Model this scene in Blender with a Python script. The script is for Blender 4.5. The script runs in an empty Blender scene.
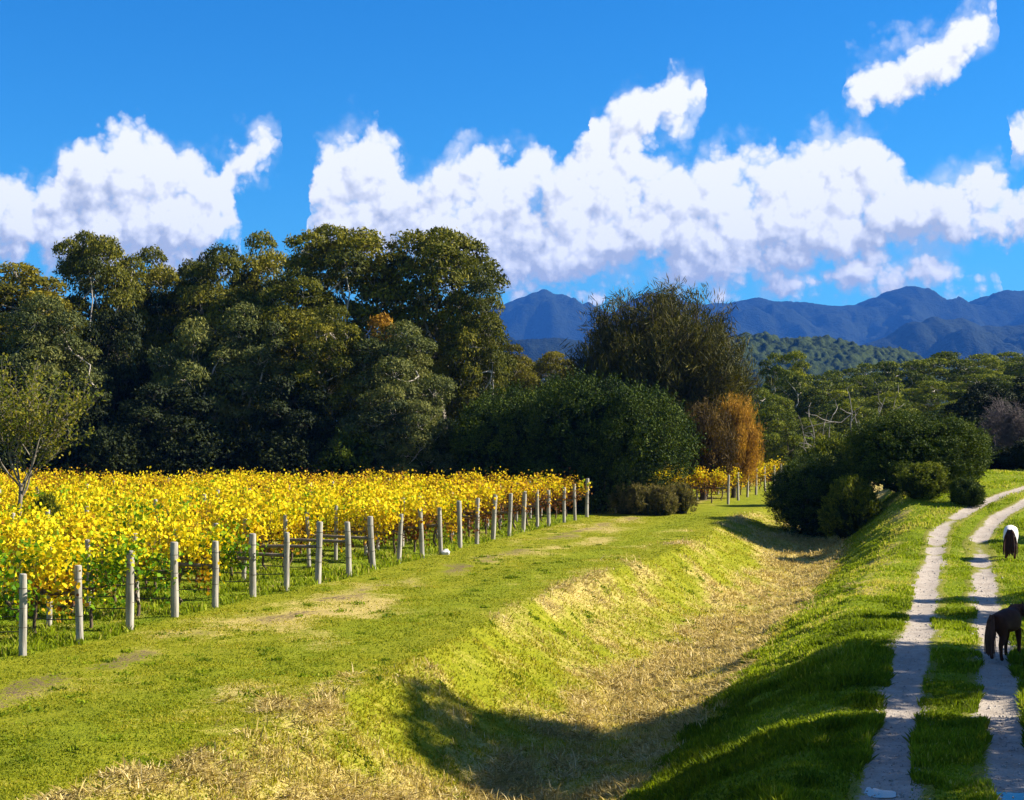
import bpy, bmesh, math, random
import numpy as np
from mathutils import Vector, Matrix

R = math.radians
SC = bpy.context.scene
COL = SC.collection
rng = np.random.default_rng(7)

# ------------------------------------------------------------------ camera
EYE = 4.2
F = 1500.0                    # focal length in pixels of the 1024 px wide frame
HOR = 425.0                   # row of the horizon
cam_d = bpy.data.cameras.new('camera')
cam = bpy.data.objects.new('camera', cam_d); COL.objects.link(cam)
cam.location = (0, 0, EYE); cam.rotation_euler = (R(90), 0, 0)
cam_d.sensor_width = 36; cam_d.lens = F / 1024 * 36
cam_d.shift_y = (HOR - 400) / 1024
cam_d.clip_start = 0.1; cam_d.clip_end = 30000
SC.camera = cam

# ------------------------------------------------------------------ light
SUN_EL, SUN_AZ = 33.0, 83.0   # azimuth clockwise from +Y (straight ahead)
sun_d = bpy.data.lights.new('sun', 'SUN'); sun_d.energy = 5.0; sun_d.angle = R(0.5)
sun_d.color = (1.0, 0.90, 0.74)
sun = bpy.data.objects.new('sun', sun_d); COL.objects.link(sun)
sdir = Vector((math.sin(R(SUN_AZ)) * math.cos(R(SUN_EL)), math.cos(R(SUN_AZ)) * math.cos(R(SUN_EL)), math.sin(R(SUN_EL))))
sun.rotation_euler = sdir.to_track_quat('Z', 'Y').to_euler()
sun.location = sdir * 60

SC.view_settings.view_transform = 'Standard'; SC.view_settings.look = 'None'
SC.view_settings.exposure = 1.55; SC.view_settings.gamma = 1.0
SC.view_settings.use_curve_mapping = False
SC.render.engine = 'CYCLES'
SC.cycles.use_denoising = True
try: SC.cycles.denoiser = 'OPENIMAGEDENOISE'
except Exception: pass
SC.cycles.max_bounces = 6; SC.cycles.diffuse_bounces = 3; SC.cycles.transmission_bounces = 4
SC.cycles.glossy_bounces = 2; SC.cycles.volume_bounces = 0; SC.cycles.transparent_max_bounces = 6
SC.cycles.caustics_reflective = False; SC.cycles.caustics_refractive = False
SC.cycles.sample_clamp_indirect = 4.0

# ------------------------------------------------------------------ node helpers
class NT:
    def __init__(s, tree): s.t = tree; s.n = tree.nodes; s.l = tree.links
    def new(s, typ, **kw):
        n = s.n.new(typ)
        for k, v in kw.items(): setattr(n, k, v)
        return n
    def put(s, sock, v):
        if hasattr(v, 'is_output') or isinstance(v, bpy.types.NodeSocket): s.l.new(v, sock)
        elif v is not None: sock.default_value = v
    def math(s, op, a, b=None, c=None, clamp=False):
        n = s.new('ShaderNodeMath', operation=op, use_clamp=clamp)
        s.put(n.inputs[0], a)
        if b is not None: s.put(n.inputs[1], b)
        if c is not None: s.put(n.inputs[2], c)
        return n.outputs[0]
    def vmath(s, op, a, b=None, c=None, out=0):
        n = s.new('ShaderNodeVectorMath', operation=op)
        s.put(n.inputs[0], a)
        if b is not None: s.put(n.inputs[3 if op == 'SCALE' else 1], b)
        if c is not None: s.put(n.inputs[2], c)
        return n.outputs[out]
    def mapr(s, v, a, b, c=0.0, d=1.0, smooth=True):
        n = s.new('ShaderNodeMapRange', interpolation_type='SMOOTHSTEP' if smooth else 'LINEAR')
        s.put(n.inputs[0], v); n.inputs[1].default_value = a; n.inputs[2].default_value = b
        n.inputs[3].default_value = c; n.inputs[4].default_value = d
        return n.outputs[0]
    def mix(s, f, a, b, blend='MIX'):
        n = s.new('ShaderNodeMix', data_type='RGBA', blend_type=blend)
        s.put(n.inputs[0], f); s.put(n.inputs[6], a); s.put(n.inputs[7], b)
        return n.outputs[2]
    def noise(s, vec, scale, detail=3.0, rough=0.5, out=0):
        n = s.new('ShaderNodeTexNoise')
        if vec is not None: s.put(n.inputs['Vector'], vec)
        n.inputs['Scale'].default_value = scale; n.inputs['Detail'].default_value = detail; n.inputs['Roughness'].default_value = rough
        return n.outputs[out]
    def ramp(s, f, stops):
        n = s.new('ShaderNodeValToRGB'); e = n.color_ramp.elements
        e[0].position, e[0].color = stops[0][0], (*stops[0][1], 1)
        e[1].position, e[1].color = stops[-1][0], (*stops[-1][1], 1)
        for p, c in stops[1:-1]:
            k = e.new(p); k.color = (*c, 1)
        s.put(n.inputs[0], f)
        return n.outputs[0]
    def attr(s, name):
        n = s.new('ShaderNodeAttribute', attribute_name=name); return n.outputs['Fac']

# ------------------------------------------------------------------ sky with cumulus clouds (a function of direction only)
# azimuth/elevation in pixels of the photograph's scale: (column, top row, base row) along each bank of cloud
BANK1 = [(-90,215,245),(-30,195,250),(0,182,255),(20,180,262),(35,192,250),(50,185,262),(62,163,266),(76,147,268),(100,137,270),(120,128,272),(134,116,272),(146,112,272),(156,132,270),(172,152,268),(188,150,264),(203,158,258),(216,168,252),(226,190,244),(240,230,230),(244,400,0),
 (298,400,0),(300,238,240),(306,165,242),(322,140,246),(345,124,252),(364,116,256),(374,108,258),(384,132,260),(398,158,262),(414,176,266),(430,180,270),(440,160,275),(458,142,280),(480,138,286),(502,150,291),(520,146,294),(540,140,296),(560,156,296),(576,148,292),(592,128,284),(612,135,272),(640,140,268),(655,152,272),(680,158,286),(702,155,294),(726,150,296),(744,138,294),(762,150,290),(785,141,284),(803,148,278),(826,138,272),(850,133,266),(872,130,262),(886,146,258),(900,156,256),(912,184,254),(930,180,252),(946,182,250),(960,171,250),(986,169,250),(1004,184,248),(1022,200,246),(1060,212,244),(1110,236,238)]
BANK2 = [(-90,400,0),(210,400,0),(213,185,205),(226,152,196),(240,142,184),(264,139,164),(274,140,152),(278,146,146),(282,400,0),(586,400,0),(590,124,150),(606,106,178),(630,94,164),(652,87,146),(682,84,128),(702,83,112),(714,92,94),(718,400,0),
 (842,400,0),(846,95,97),(856,76,108),(870,69,120),(890,66,121),(906,64,116),(925,59,108),(945,47,100),(960,34,88),(975,27,72),(990,27,50),(1000,38,40),(1003,400,0),(986,400,0),(1110,400,0)]
BANK2 = [b for b in BANK2 if b[0] != 986 and b[0] != 1003 and b[0] != 1110] + [(1001,400,0),(1004,400,0),(1005,134,160),(1016,126,166),(1040,128,170),(1060,150,160),(1064,400,0),(1110,400,0)]
BANK2 = [(a, b - 7, c + 10) if c > 0 else (a, b, c) for a, b, c in BANK2]
BANK1 = [(a, b, c + (16 if a < 240 else 8)) if c > 0 else (a, b, c) for a, b, c in BANK1]
BANK3 = [(-90,400,0),(430,400,0),(434,262,275),(480,258,296),(520,274,300),(540,269,304),(560,269,304),(590,284,304),(607,296,300),(611,400,0),(690,400,0),(694,276,290),(740,272,296),(780,280,298),(820,267,300),(850,256,302),(880,254,302),(930,261,298),(960,268,295),(1002,282,286),(1006,400,0),(1110,400,0)]
BANK3 = [(a, b - 5, c + 8) if c > 0 else (a, b, c) for a, b, c in BANK3]
world = bpy.data.worlds.new('World'); SC.world = world; world.use_nodes = True
W = NT(world.node_tree); W.n.clear()
grp = bpy.data.node_groups.new('cloud_shape', 'ShaderNodeTree')
grp.interface.new_socket('P', in_out='INPUT', socket_type='NodeSocketVector')
grp.interface.new_socket('Fine', in_out='OUTPUT', socket_type='NodeSocketFloat')
grp.interface.new_socket('Up', in_out='OUTPUT', socket_type='NodeSocketFloat')
G = NT(grp); gi = G.new('NodeGroupInput'); go = G.new('NodeGroupOutput'); P = gi.outputs[0]
def noise2(T, vec, scale, detail, rough, out=0):
    n = T.new('ShaderNodeTexNoise', noise_dimensions='2D'); T.put(n.inputs['Vector'], vec)
    n.inputs['Scale'].default_value = scale; n.inputs['Detail'].default_value = detail; n.inputs['Roughness'].default_value = rough
    return n.outputs[out]
def lut(T, x, pts, k):
    n = T.new('ShaderNodeFloatCurve'); c = n.mapping.curves[0]; n.mapping.use_clip = False
    fx = lambda v: (v + 100) / 1220
    c.points[0].location = (0, pts[0][k] / 400); c.points[1].location = (1, pts[-1][k] / 400)
    for p in pts: c.points.new(fx(p[0]), p[k] / 400)
    for p in c.points: p.handle_type = 'VECTOR'
    n.mapping.update(); T.put(n.inputs['Value'], x)
    return T.math('MULTIPLY', n.outputs[0], 400.0)
wn = noise2(G, P, 1/38.0, 6.0, 0.62, 1)
wv = G.vmath('SCALE', G.vmath('SUBTRACT', wn, (0.5, 0.5, 0.5)), 19.0)
PW = G.new('ShaderNodeSeparateXYZ'); G.put(PW.inputs[0], G.vmath('ADD', P, wv))
row = G.math('MULTIPLY', PW.outputs[1], -1.0)
xx = G.math('MULTIPLY_ADD', PW.outputs[0], 1/1220.0, 100/1220.0)
acc = None; up = None
for bank in (BANK1, BANK2, BANK3):
    tp = lut(G, xx, bank, 1); bt = lut(G, xx, bank, 2)
    d = G.math('MAXIMUM', G.math('SUBTRACT', tp, row), G.math('MULTIPLY', G.math('SUBTRACT', row, bt), .8))
    acc = d if acc is None else G.math('MINIMUM', acc, d)
    if up is None: up = G.math('DIVIDE', G.math('SUBTRACT', row, tp), G.math('MAXIMUM', G.math('SUBTRACT', bt, tp), 20.0))
vo = G.new('ShaderNodeTexVoronoi', feature='F1', voronoi_dimensions='2D'); G.put(vo.inputs['Vector'], G.vmath('ADD', P, G.vmath('SCALE', wv, 0.6)))
vo.inputs['Scale'].default_value = 1/36.0; vo.inputs['Detail'].default_value = 3.0; vo.inputs['Roughness'].default_value = 0.55
acc = G.math('MAXIMUM', acc, -26.0)
fine = G.math('ADD', acc, G.math('MULTIPLY_ADD', vo.outputs['Distance'], 26.0, -16.0))
G.put(go.inputs[0], fine); G.put(go.inputs[1], up)

sky = W.new('ShaderNodeTexSky', sky_type='NISHITA', sun_disc=False)
sky.sun_elevation = R(SUN_EL); sky.sun_rotation = R(SUN_AZ)
sky.air_density = 1.0; sky.dust_density = 0.2; sky.ozone_density = 3.0; sky.altitude = 50
hs = W.new('ShaderNodeHueSaturation'); hs.inputs['Saturation'].default_value = 1.35; W.put(hs.inputs['Color'], sky.outputs[0])
skyc = W.mix(1.0, hs.outputs[0], (0.30, 0.86, 1.14, 1), 'MULTIPLY')
tc = W.new('ShaderNodeTexCoord'); sx = W.new('ShaderNodeSeparateXYZ'); W.put(sx.inputs[0], tc.outputs['Generated'])
az = W.math('ARCTAN2', sx.outputs[0], sx.outputs[1])
hl = W.math('SQRT', W.math('ADD', W.math('MULTIPLY', sx.outputs[0], sx.outputs[0]), W.math('MULTIPLY', sx.outputs[1], sx.outputs[1])))
el = W.math('ARCTAN2', sx.outputs[2], hl)
cv = W.new('ShaderNodeCombineXYZ')
W.put(cv.inputs[0], W.math('MULTIPLY_ADD', az, F * 1.03, 512.0)); W.put(cv.inputs[1], W.math('MULTIPLY_ADD', el, F * 1.01, -HOR))
Pw = cv.outputs[0]
def cl(vec):
    n = W.new('ShaderNodeGroup'); n.node_tree = grp; W.put(n.inputs[0], vec); return n.outputs
c0 = cl(Pw); c1 = cl(W.vmath('ADD', Pw, (6, 8, 0))); c2 = cl(W.vmath('ADD', Pw, (17, 24, 0)))
patch = noise2(W, Pw, 1/80.0, 4.0, .55)
core = W.mapr(c0[0], 6.0, -13.0)
wisp = W.math('MULTIPLY', W.mapr(c0[0], 20.0, -2.0), W.mapr(patch, .45, .75, 0.0, .55))
alpha = W.math('MAXIMUM', core, wisp)
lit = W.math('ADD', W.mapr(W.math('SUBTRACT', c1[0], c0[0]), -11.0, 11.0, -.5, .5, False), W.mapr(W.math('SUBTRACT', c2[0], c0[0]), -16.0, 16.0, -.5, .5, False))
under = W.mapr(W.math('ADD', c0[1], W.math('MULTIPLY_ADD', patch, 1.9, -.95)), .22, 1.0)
lum = W.math('SUBTRACT', W.math('MULTIPLY_ADD', lit, 0.46, 0.88), W.math('MULTIPLY', under, 0.54), clamp=True)  # sunlit billows and shaded cloud bases put into the colour
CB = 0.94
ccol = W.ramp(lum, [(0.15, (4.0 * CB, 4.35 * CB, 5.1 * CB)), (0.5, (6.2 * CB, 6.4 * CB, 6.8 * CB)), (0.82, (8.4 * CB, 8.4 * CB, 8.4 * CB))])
# scattered cloud added over the unseen rest of the sky, to soften the shade
off = W.math('MAXIMUM', W.mapr(W.math('ABSOLUTE', az), .42, .6), W.mapr(el, .34, .5))
n3d = W.noise(tc.outputs['Generated'], 3.2, 4.0, .6)
skyc = W.mix(W.math('MULTIPLY', off, W.mapr(n3d, .52, .66)), skyc, (6.2, 6.4, 6.8, 1))
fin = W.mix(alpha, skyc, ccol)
bg = W.new('ShaderNodeBackground'); W.put(bg.inputs[0], fin); bg.inputs[1].default_value = 0.05
world.cycles.sampling_method = 'MANUAL'; world.cycles.sample_map_resolution = 512
wo = W.new('ShaderNodeOutputWorld'); W.l.new(bg.outputs[0], wo.inputs[0])

# ------------------------------------------------------------------ mesh helpers
class MB:
    """collects numpy vertices, polygons and one float per vertex ('v') into ONE mesh"""
    def __init__(s): s.V = []; s.P = []; s.A = []; s.n = 0
    def add(s, V, P, a=0.5):
        V = np.asarray(V, float).reshape(-1, 3)
        s.V.append(V); s.P.append(np.asarray(P, np.int64) + s.n)
        s.A.append(np.full(len(V), a) if np.isscalar(a) else np.asarray(a, float)); s.n += len(V)
    def mesh(s, name, mat, smooth=False):
        me = bpy.data.meshes.new(name)
        V = np.concatenate(s.V); me.vertices.add(len(V)); me.vertices.foreach_set('co', V.astype(np.float32).ravel())
        li = np.concatenate([p.ravel() for p in s.P]); sz = np.concatenate([np.full(len(p), p.shape[1]) for p in s.P])
        st = np.concatenate([[0], np.cumsum(sz)[:-1]])
        me.loops.add(len(li)); me.loops.foreach_set('vertex_index', li.astype(np.int32))
        me.polygons.add(len(sz)); me.polygons.foreach_set('loop_start', st.astype(np.int32))
        if smooth: me.polygons.foreach_set('use_smooth', np.ones(len(sz), bool))
        at = me.attributes.new('v', 'FLOAT', 'POINT'); at.data.foreach_set('value', np.concatenate(s.A).astype(np.float32))
        me.materials.append(mat); me.update(calc_edges=True); me.validate()
        return me
    def build(s, name, mat, parent=None, smooth=False):
        return obj(name, s.mesh(name, mat, smooth), parent)

def obj(name, me, parent=None):
    o = bpy.data.objects.new(name, me); COL.objects.link(o)
    if parent is not None: o.parent = parent
    return o
def tag(o, label=None, cat=None, group=None, kind=None):
    if label: o['label'] = label
    if cat: o['category'] = cat
    if group: o['group'] = group
    if kind: o['kind'] = kind
    return o
def thing(name, label, cat, loc=(0, 0, 0), rz=0.0, group=None, scale=None):
    o = obj(name, None); o.location = loc; o.rotation_euler = (0, 0, rz)
    if scale is not None: o.scale = scale
    return tag(o, label, cat, group)

def tube(mb, pts, rad, n=6, a=0.5, cap=True):
    pts = np.asarray(pts, float); k = len(pts); rad = np.broadcast_to(np.asarray(rad, float), (k,))
    tg = np.gradient(pts, axis=0); tg /= np.linalg.norm(tg, axis=1)[:, None] + 1e-9
    ref = np.where(np.abs(tg[:, 2:3]) > 0.9, np.array([[1., 0, 0]]), np.array([[0, 0, 1.]]))
    s = np.cross(tg, ref); s /= np.linalg.norm(s, axis=1)[:, None] + 1e-9
    t = np.cross(tg, s)
    th = np.linspace(0, 2 * np.pi, n, endpoint=False)
    V = pts[:, None] + rad[:, None, None] * (np.cos(th)[None, :, None] * s[:, None] + np.sin(th)[None, :, None] * t[:, None])
    i = np.arange(k - 1)[:, None] * n; j = np.arange(n)[None]; j2 = (j + 1) % n
    Q = np.stack([i + j, i + j2, i + n + j2, i + n + j], -1).reshape(-1, 4)
    mb.add(V.reshape(-1, 3), Q, a)
    if cap:
        for e, rv in ((0, 1), (k - 1, -1)):
            mb.add(V[e][::rv], np.arange(n)[None], a)
def box(mb, c, s, rz=0.0, a=0.5):
    x, y, z = np.array(s) / 2
    V = np.array([(-x,-y,-z),(x,-y,-z),(x,y,-z),(-x,y,-z),(-x,-y,z),(x,-y,z),(x,y,z),(-x,y,z)])
    cs, sn = math.cos(rz), math.sin(rz)
    V = V @ np.array([[cs, sn, 0], [-sn, cs, 0], [0, 0, 1]]) + np.array(c)
    mb.add(V, [(0,3,2,1),(4,5,6,7),(0,1,5,4),(1,2,6,5),(2,3,7,6),(3,0,4,7)], a)

def unit(v): return v / (np.linalg.norm(v, axis=-1, keepdims=True) + 1e-9)
def leaves(mb, pos, axis, nrm, L, Wd, a):
    """diamond leaves: axis = direction of the leaf, nrm = rough facing"""
    axis = unit(axis); side = unit(np.cross(axis, nrm)); up = np.cross(side, axis)
    L = np.asarray(L).reshape(-1, 1); Wd = np.asarray(Wd).reshape(-1, 1)
    p0 = pos - axis * L * .5; p2 = pos + axis * L * .5
    mid = pos + up * L * .06
    V = np.stack([p0, mid + side * Wd * .5, p2, mid - side * Wd * .5], 1).reshape(-1, 3)
    Q = np.arange(len(pos) * 4).reshape(-1, 4)
    mb.add(V, Q, np.repeat(np.broadcast_to(a, (len(pos),)), 4))

def smooth(a, b, x):
    t = np.clip((x - a) / (b - a), 0, 1); return t * t * (3 - 2 * t)
_tab = np.random.default_rng(3).random((256, 256))
def vnoise(x, y):
    xi = np.floor(x).astype(int); yi = np.floor(y).astype(int); fx = x - xi; fy = y - yi
    fx = fx * fx * (3 - 2 * fx); fy = fy * fy * (3 - 2 * fy)
    g = lambda i, j: _tab[(xi + i) & 255, (yi + j) & 255]
    return (g(0,0)*(1-fx)+g(1,0)*fx)*(1-fy)+(g(0,1)*(1-fx)+g(1,1)*fx)*fy
def fbm(x, y, o=4, g=.5):
    s = 0.; a = 1.; n = 0.
    for k in range(o):
        s = s + a * vnoise(x * 2**k + 17.3 * k, y * 2**k + 5.1 * k); n += a; a *= g
    return s / n

# ------------------------------------------------------------------ materials
def base_mat(name):
    m = bpy.data.materials.new(name); m.use_nodes = True
    T = NT(m.node_tree); T.n.clear(); out = T.new('ShaderNodeOutputMaterial')
    return m, T, out
def pbsdf(T, col, rough=0.8, spec=0.2, normal=None):
    b = T.new('ShaderNodeBsdfPrincipled'); T.put(b.inputs['Base Color'], col); T.put(b.inputs['Roughness'], rough)
    b.inputs['Specular IOR Level'].default_value = spec
    if normal is not None: T.put(b.inputs['Normal'], normal)
    return b.outputs[0]
def bump(T, h, strength=0.5, dist=0.02):
    n = T.new('ShaderNodeBump'); n.inputs['Strength'].default_value = strength; n.inputs['Distance'].default_value = dist
    T.put(n.inputs['Height'], h); return n.outputs[0]
def leaf_mat(name, stops, transl=0.3, tcol=(1.2, 1.25, 0.6), rough=0.6, spec=0.06, jitter=0.25):
    m, T, out = base_mat(name)
    oi = T.new('ShaderNodeObjectInfo')
    f = T.math('MULTIPLY_ADD', T.math('SUBTRACT', oi.outputs['Random'], 0.5), jitter, T.attr('v'), clamp=True)
    c = T.ramp(f, stops)
    b = pbsdf(T, c, rough, spec)
    if transl > 0:
        t = T.new('ShaderNodeBsdfTranslucent'); T.put(t.inputs[0], T.mix(1.0, c, (*tcol, 1), 'MULTIPLY'))
        mx = T.new('ShaderNodeMixShader'); mx.inputs[0].default_value = transl
        T.l.new(b, mx.inputs[1]); T.l.new(t.outputs[0], mx.inputs[2]); b = mx.outputs[0]
    T.l.new(b, out.inputs[0]); return m
def bark_mat(name, c1, c2, scale=8.0, stretch=0.2):
    m, T, out = base_mat(name)
    tcn = T.new('ShaderNodeTexCoord'); v = T.vmath('MULTIPLY', tcn.outputs['Object'], (1, 1, stretch))
    n = T.noise(v, scale, 5.0, 0.6)
    T.l.new(pbsdf(T, T.ramp(n, [(.3, c1), (.7, c2)]), 0.85, 0.2, bump(T, n, .6, .03)), out.inputs[0]); return m

M_euc = leaf_mat('gum_leaves', [(0, (.035, .045, .010)), (.5, (.11, .113, .015)), (1, (.25, .215, .022))], .25)
M_eucblue = leaf_mat('greygreen_leaves', [(0, (.032, .044, .018)), (.5, (.08, .095, .028)), (1, (.16, .16, .04))], .2)
M_olive = leaf_mat('olive_leaves', [(0, (.05, .052, .010)), (.5, (.125, .115, .014)), (1, (.22, .18, .018))], .25)
M_tea = leaf_mat('teatree_leaves', [(0, (.020, .032, .006)), (.5, (.085, .11, .009)), (1, (.25, .25, .014))], .2)
M_shrub = leaf_mat('dark_shrub_leaves', [(0, (.010, .022, .004)), (.5, (.036, .060, .007)), (1, (.10, .125, .010))], .12)
M_shade = leaf_mat('shaded_leaves', [(0, (.006, .010, .004)), (.5, (.016, .024, .008)), (1, (.035, .045, .012))], .05)  # shade of thicket and forest foot put into a near-black leaf colour
M_brush = leaf_mat('brush_leaves', [(0, (.05, .055, .016)), (.5, (.11, .1, .025)), (1, (.2, .15, .05))], .25)
M_sheoak = leaf_mat('sheoak_needles', [(0, (.020, .024, .006)), (.5, (.052, .052, .010)), (1, (.115, .10, .016))], .12)
M_brownoak = leaf_mat('brown_needles', [(0, (.035, .024, .008)), (.5, (.085, .055, .012)), (1, (.20, .12, .02))], .15)
M_rust = leaf_mat('rusty_needles', [(0, (.10, .05, .010)), (.5, (.32, .165, .020)), (1, (.55, .31, .04))], .25)
M_decid = leaf_mat('thin_tree_leaves', [(0, (.06, .085, .010)), (.5, (.14, .145, .015)), (1, (.28, .23, .025))], .35)
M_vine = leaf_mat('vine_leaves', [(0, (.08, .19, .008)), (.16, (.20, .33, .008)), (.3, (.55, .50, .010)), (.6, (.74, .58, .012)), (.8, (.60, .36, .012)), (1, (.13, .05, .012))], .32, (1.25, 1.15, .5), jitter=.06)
M_twigs = bark_mat('bare_twigs', (.07, .055, .055), (.16, .13, .13), 20)
M_bark = bark_mat('gum_bark', (.22, .19, .15), (.55, .50, .43), 3)
M_greybark = bark_mat('grey_bark', (.09, .075, .055), (.24, .21, .165), 9)
M_darkbark = bark_mat('dark_bark', (.035, .028, .02), (.10, .08, .06), 6)
M_vinewood = bark_mat('vine_wood', (.05, .035, .022), (.14, .10, .065), 18)
M_deadwood = bark_mat('dead_wood', (.12, .11, .095), (.28, .26, .23), 6)
M_post = bark_mat('weathered_timber', (.15, .14, .115), (.42, .39, .33), 14, .10)
M_rail = bark_mat('brown_timber', (.10, .075, .05), (.24, .19, .13), 9, 1)

# ground
def ground_mat():
    m, T, out = base_mat('pasture_ground')
    g = T.new('ShaderNodeNewGeometry').outputs['Position']
    big = T.noise(g, 0.35, 4.0, .55); mid = T.noise(g, 2.2, 5.0, .65); fine = T.noise(g, 14.0, 4.0, .7); hair = T.noise(T.vmath('MULTIPLY', g, (1, .35, 1)), 60.0, 3.0, .7)
    k = T.math('ADD', T.math('MULTIPLY', mid, .55), T.math('MULTIPLY', fine, .45))
    green = T.ramp(k, [(.3, (.085, .10, .007)), (.5, (.20, .212, .010)), (.7, (.31, .28, .022))])
    green = T.mix(T.math('MULTIPLY', T.attr('lush'), .75), green, T.ramp(k, [(.3, (.06, .12, .006)), (.7, (.17, .27, .008))]))
    straw = T.ramp(T.math('ADD', T.math('MULTIPLY', fine, .5), T.math('MULTIPLY', hair, .5)), [(.3, (.24, .18, .045)), (.5, (.42, .33, .10)), (.72, (.60, .49, .21))])
    sf = T.math('ADD', T.attr('straw'), T.math('MULTIPLY_ADD', k, 1.5, -.75), clamp=True)
    c = T.mix(T.mapr(sf, .25, .75), green, straw)
    dirt = T.ramp(fine, [(.3, (.06, .042, .025)), (.7, (.17, .12, .07))])
    df = T.math('ADD', T.attr('dirt'), T.math('ADD', T.math('MULTIPLY_ADD', mid, .9, -.62), T.math('MULTIPLY_ADD', fine, 2.0, -1.05)), clamp=True)
    c = T.mix(T.mapr(df, .3, .7), c, dirt)
    h = T.math('ADD', T.math('MULTIPLY', fine, .6), T.math('MULTIPLY', hair, .5))
    T.l.new(pbsdf(T, c, .95, .05, bump(T, h, .9, .06)), out.inputs[0]); return m
M_ground = ground_mat()
def sand_mat():
    m, T, out = base_mat('pale_sandy_gravel')
    g = T.new('ShaderNodeNewGeometry').outputs['Position']
    n = T.noise(g, 2.2, 6.0, .7); f = T.noise(g, 26.0, 4.0, .75)
    vo_ = T.new('ShaderNodeTexVoronoi'); T.put(vo_.inputs['Vector'], g); vo_.inputs['Scale'].default_value = 22.0
    peb = T.mapr(vo_.outputs['Distance'], .05, .35, 1.0, 0.0)
    c = T.ramp(T.math('ADD', T.math('MULTIPLY', n, .55), T.math('MULTIPLY', f, .45)), [(.3, (.22, .18, .14)), (.5, (.37, .32, .265)), (.7, (.48, .43, .37))])
    c = T.mix(T.math('MULTIPLY', peb, .35), c, (.50, .47, .43, 1))
    grass = T.ramp(f, [(.3, (.09, .10, .012)), (.6, (.22, .22, .03)), (.8, (.32, .26, .09))])
    e = T.math('ADD', T.attr('edge'), T.math('ADD', T.math('MULTIPLY_ADD', n, 1.1, -.55), T.math('MULTIPLY_ADD', f, 1.0, -.5)))
    c = T.mix(T.mapr(e, .42, .62), c, grass)
    T.l.new(pbsdf(T, c, .95, .08, bump(T, T.math('ADD', f, T.math('MULTIPLY', peb, .5)), .8, .04)), out.inputs[0]); return m
M_sand = sand_mat()
def water_mat():
    m, T, out = base_mat('puddle_water')
    b = T.new('ShaderNodeBsdfPrincipled'); b.inputs['Base Color'].default_value = (.008, .010, .012, 1); b.inputs['Roughness'].default_value = .03
    T.l.new(b.outputs[0], out.inputs[0]); return m
M_water = water_mat()
def forest_hill_mat(name, a, b, sc):
    m, T, out = base_mat(name)
    g = T.new('ShaderNodeNewGeometry').outputs['Position']
    n = T.noise(g, sc, 6.0, .7); n3 = T.noise(g, sc * .12, 4.0, .6)
    c = T.ramp(T.math('ADD', T.math('MULTIPLY', n, .6), T.math('MULTIPLY', n3, .4)), [(.35, a), (.65, b)])
    T.l.new(pbsdf(T, c, .95, .03, bump(T, n, 1.0, .5 / sc)), out.inputs[0]); return m

# ------------------------------------------------------------------ terrain
SL = 0.30                                     # the track, swale and headland all run along (0.3, 1)
def track_u(Y): return -0.15 + np.maximum(0, Y - 50) ** 2 * 0.025
def gz(x, Y, rough=True):
    x = np.asarray(x, float); Y = np.asarray(Y, float); u = x - SL * Y
    t = np.clip((u + 10.0 + 0.35 * np.sin(Y * .21)) / 7.9, 0, 1)
    prof = np.sin(np.pi * t ** 0.82) ** 1.35
    dep = 1.45 * (1 - smooth(48, 84, Y)) * smooth(-60, -20, Y)
    z = -dep * prof
    z = z + 2.0 * smooth(46, 68, Y) * smooth(-5.5, -1.2, u + np.minimum(0, (60 - Y)) * .0) * smooth(-400, -100, -Y)
    z = z + smooth(2.5, 14, u) * .5 * (1 - smooth(60, 90, Y)) * smooth(-20, 10, Y)
    z = z + np.clip(Y - 75, 0, 250) * .022 * smooth(-2, 40, x - .16 * Y)
    if rough:
        z = z + (fbm(x * .5, Y * .5, 3) - .5) * .16 + (fbm(x * 2.3 + 9, Y * 2.3, 3) - .5) * .09 * (0.3 + 1.7 * smooth(-10.5, -9, u) * (1 - smooth(-2.5, -1.5, u)))
        cu = u - track_u(Y)
        for c in (-.75, .75): z = z - .05 * np.exp(-((cu - c) / .38) ** 2)
    return z
def axis(lo, hi, fine_lo, fine_hi, step, grow=1.16):
    a = list(np.arange(fine_lo, fine_hi + step, step)); s = step
    while a[-1] < hi: s *= grow; a.append(a[-1] + s)
    s = step; b = []; p = fine_lo
    while p > lo: s *= grow; p -= s; b.append(p)
    return np.array(b[::-1] + a)
def grid_obj(name, X, Y, Z, mat, attrs=None, kind='structure', smooth_=True):
    ny, nx = Z.shape
    V = np.stack([X, Y, Z], -1).reshape(-1, 3)
    i = np.arange(ny - 1)[:, None] * nx + np.arange(nx - 1)[None]
    Q = np.stack([i, i + 1, i + nx + 1, i + nx], -1).reshape(-1, 4)
    mb = MB(); mb.add(V, Q); o = mb.build(name, mat, smooth=smooth_)
    for k, v in (attrs or {}).items():
        at = o.data.attributes.new(k, 'FLOAT', 'POINT'); at.data.foreach_set('value', v.astype(np.float32).ravel())
    return tag(o, kind=kind)
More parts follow.
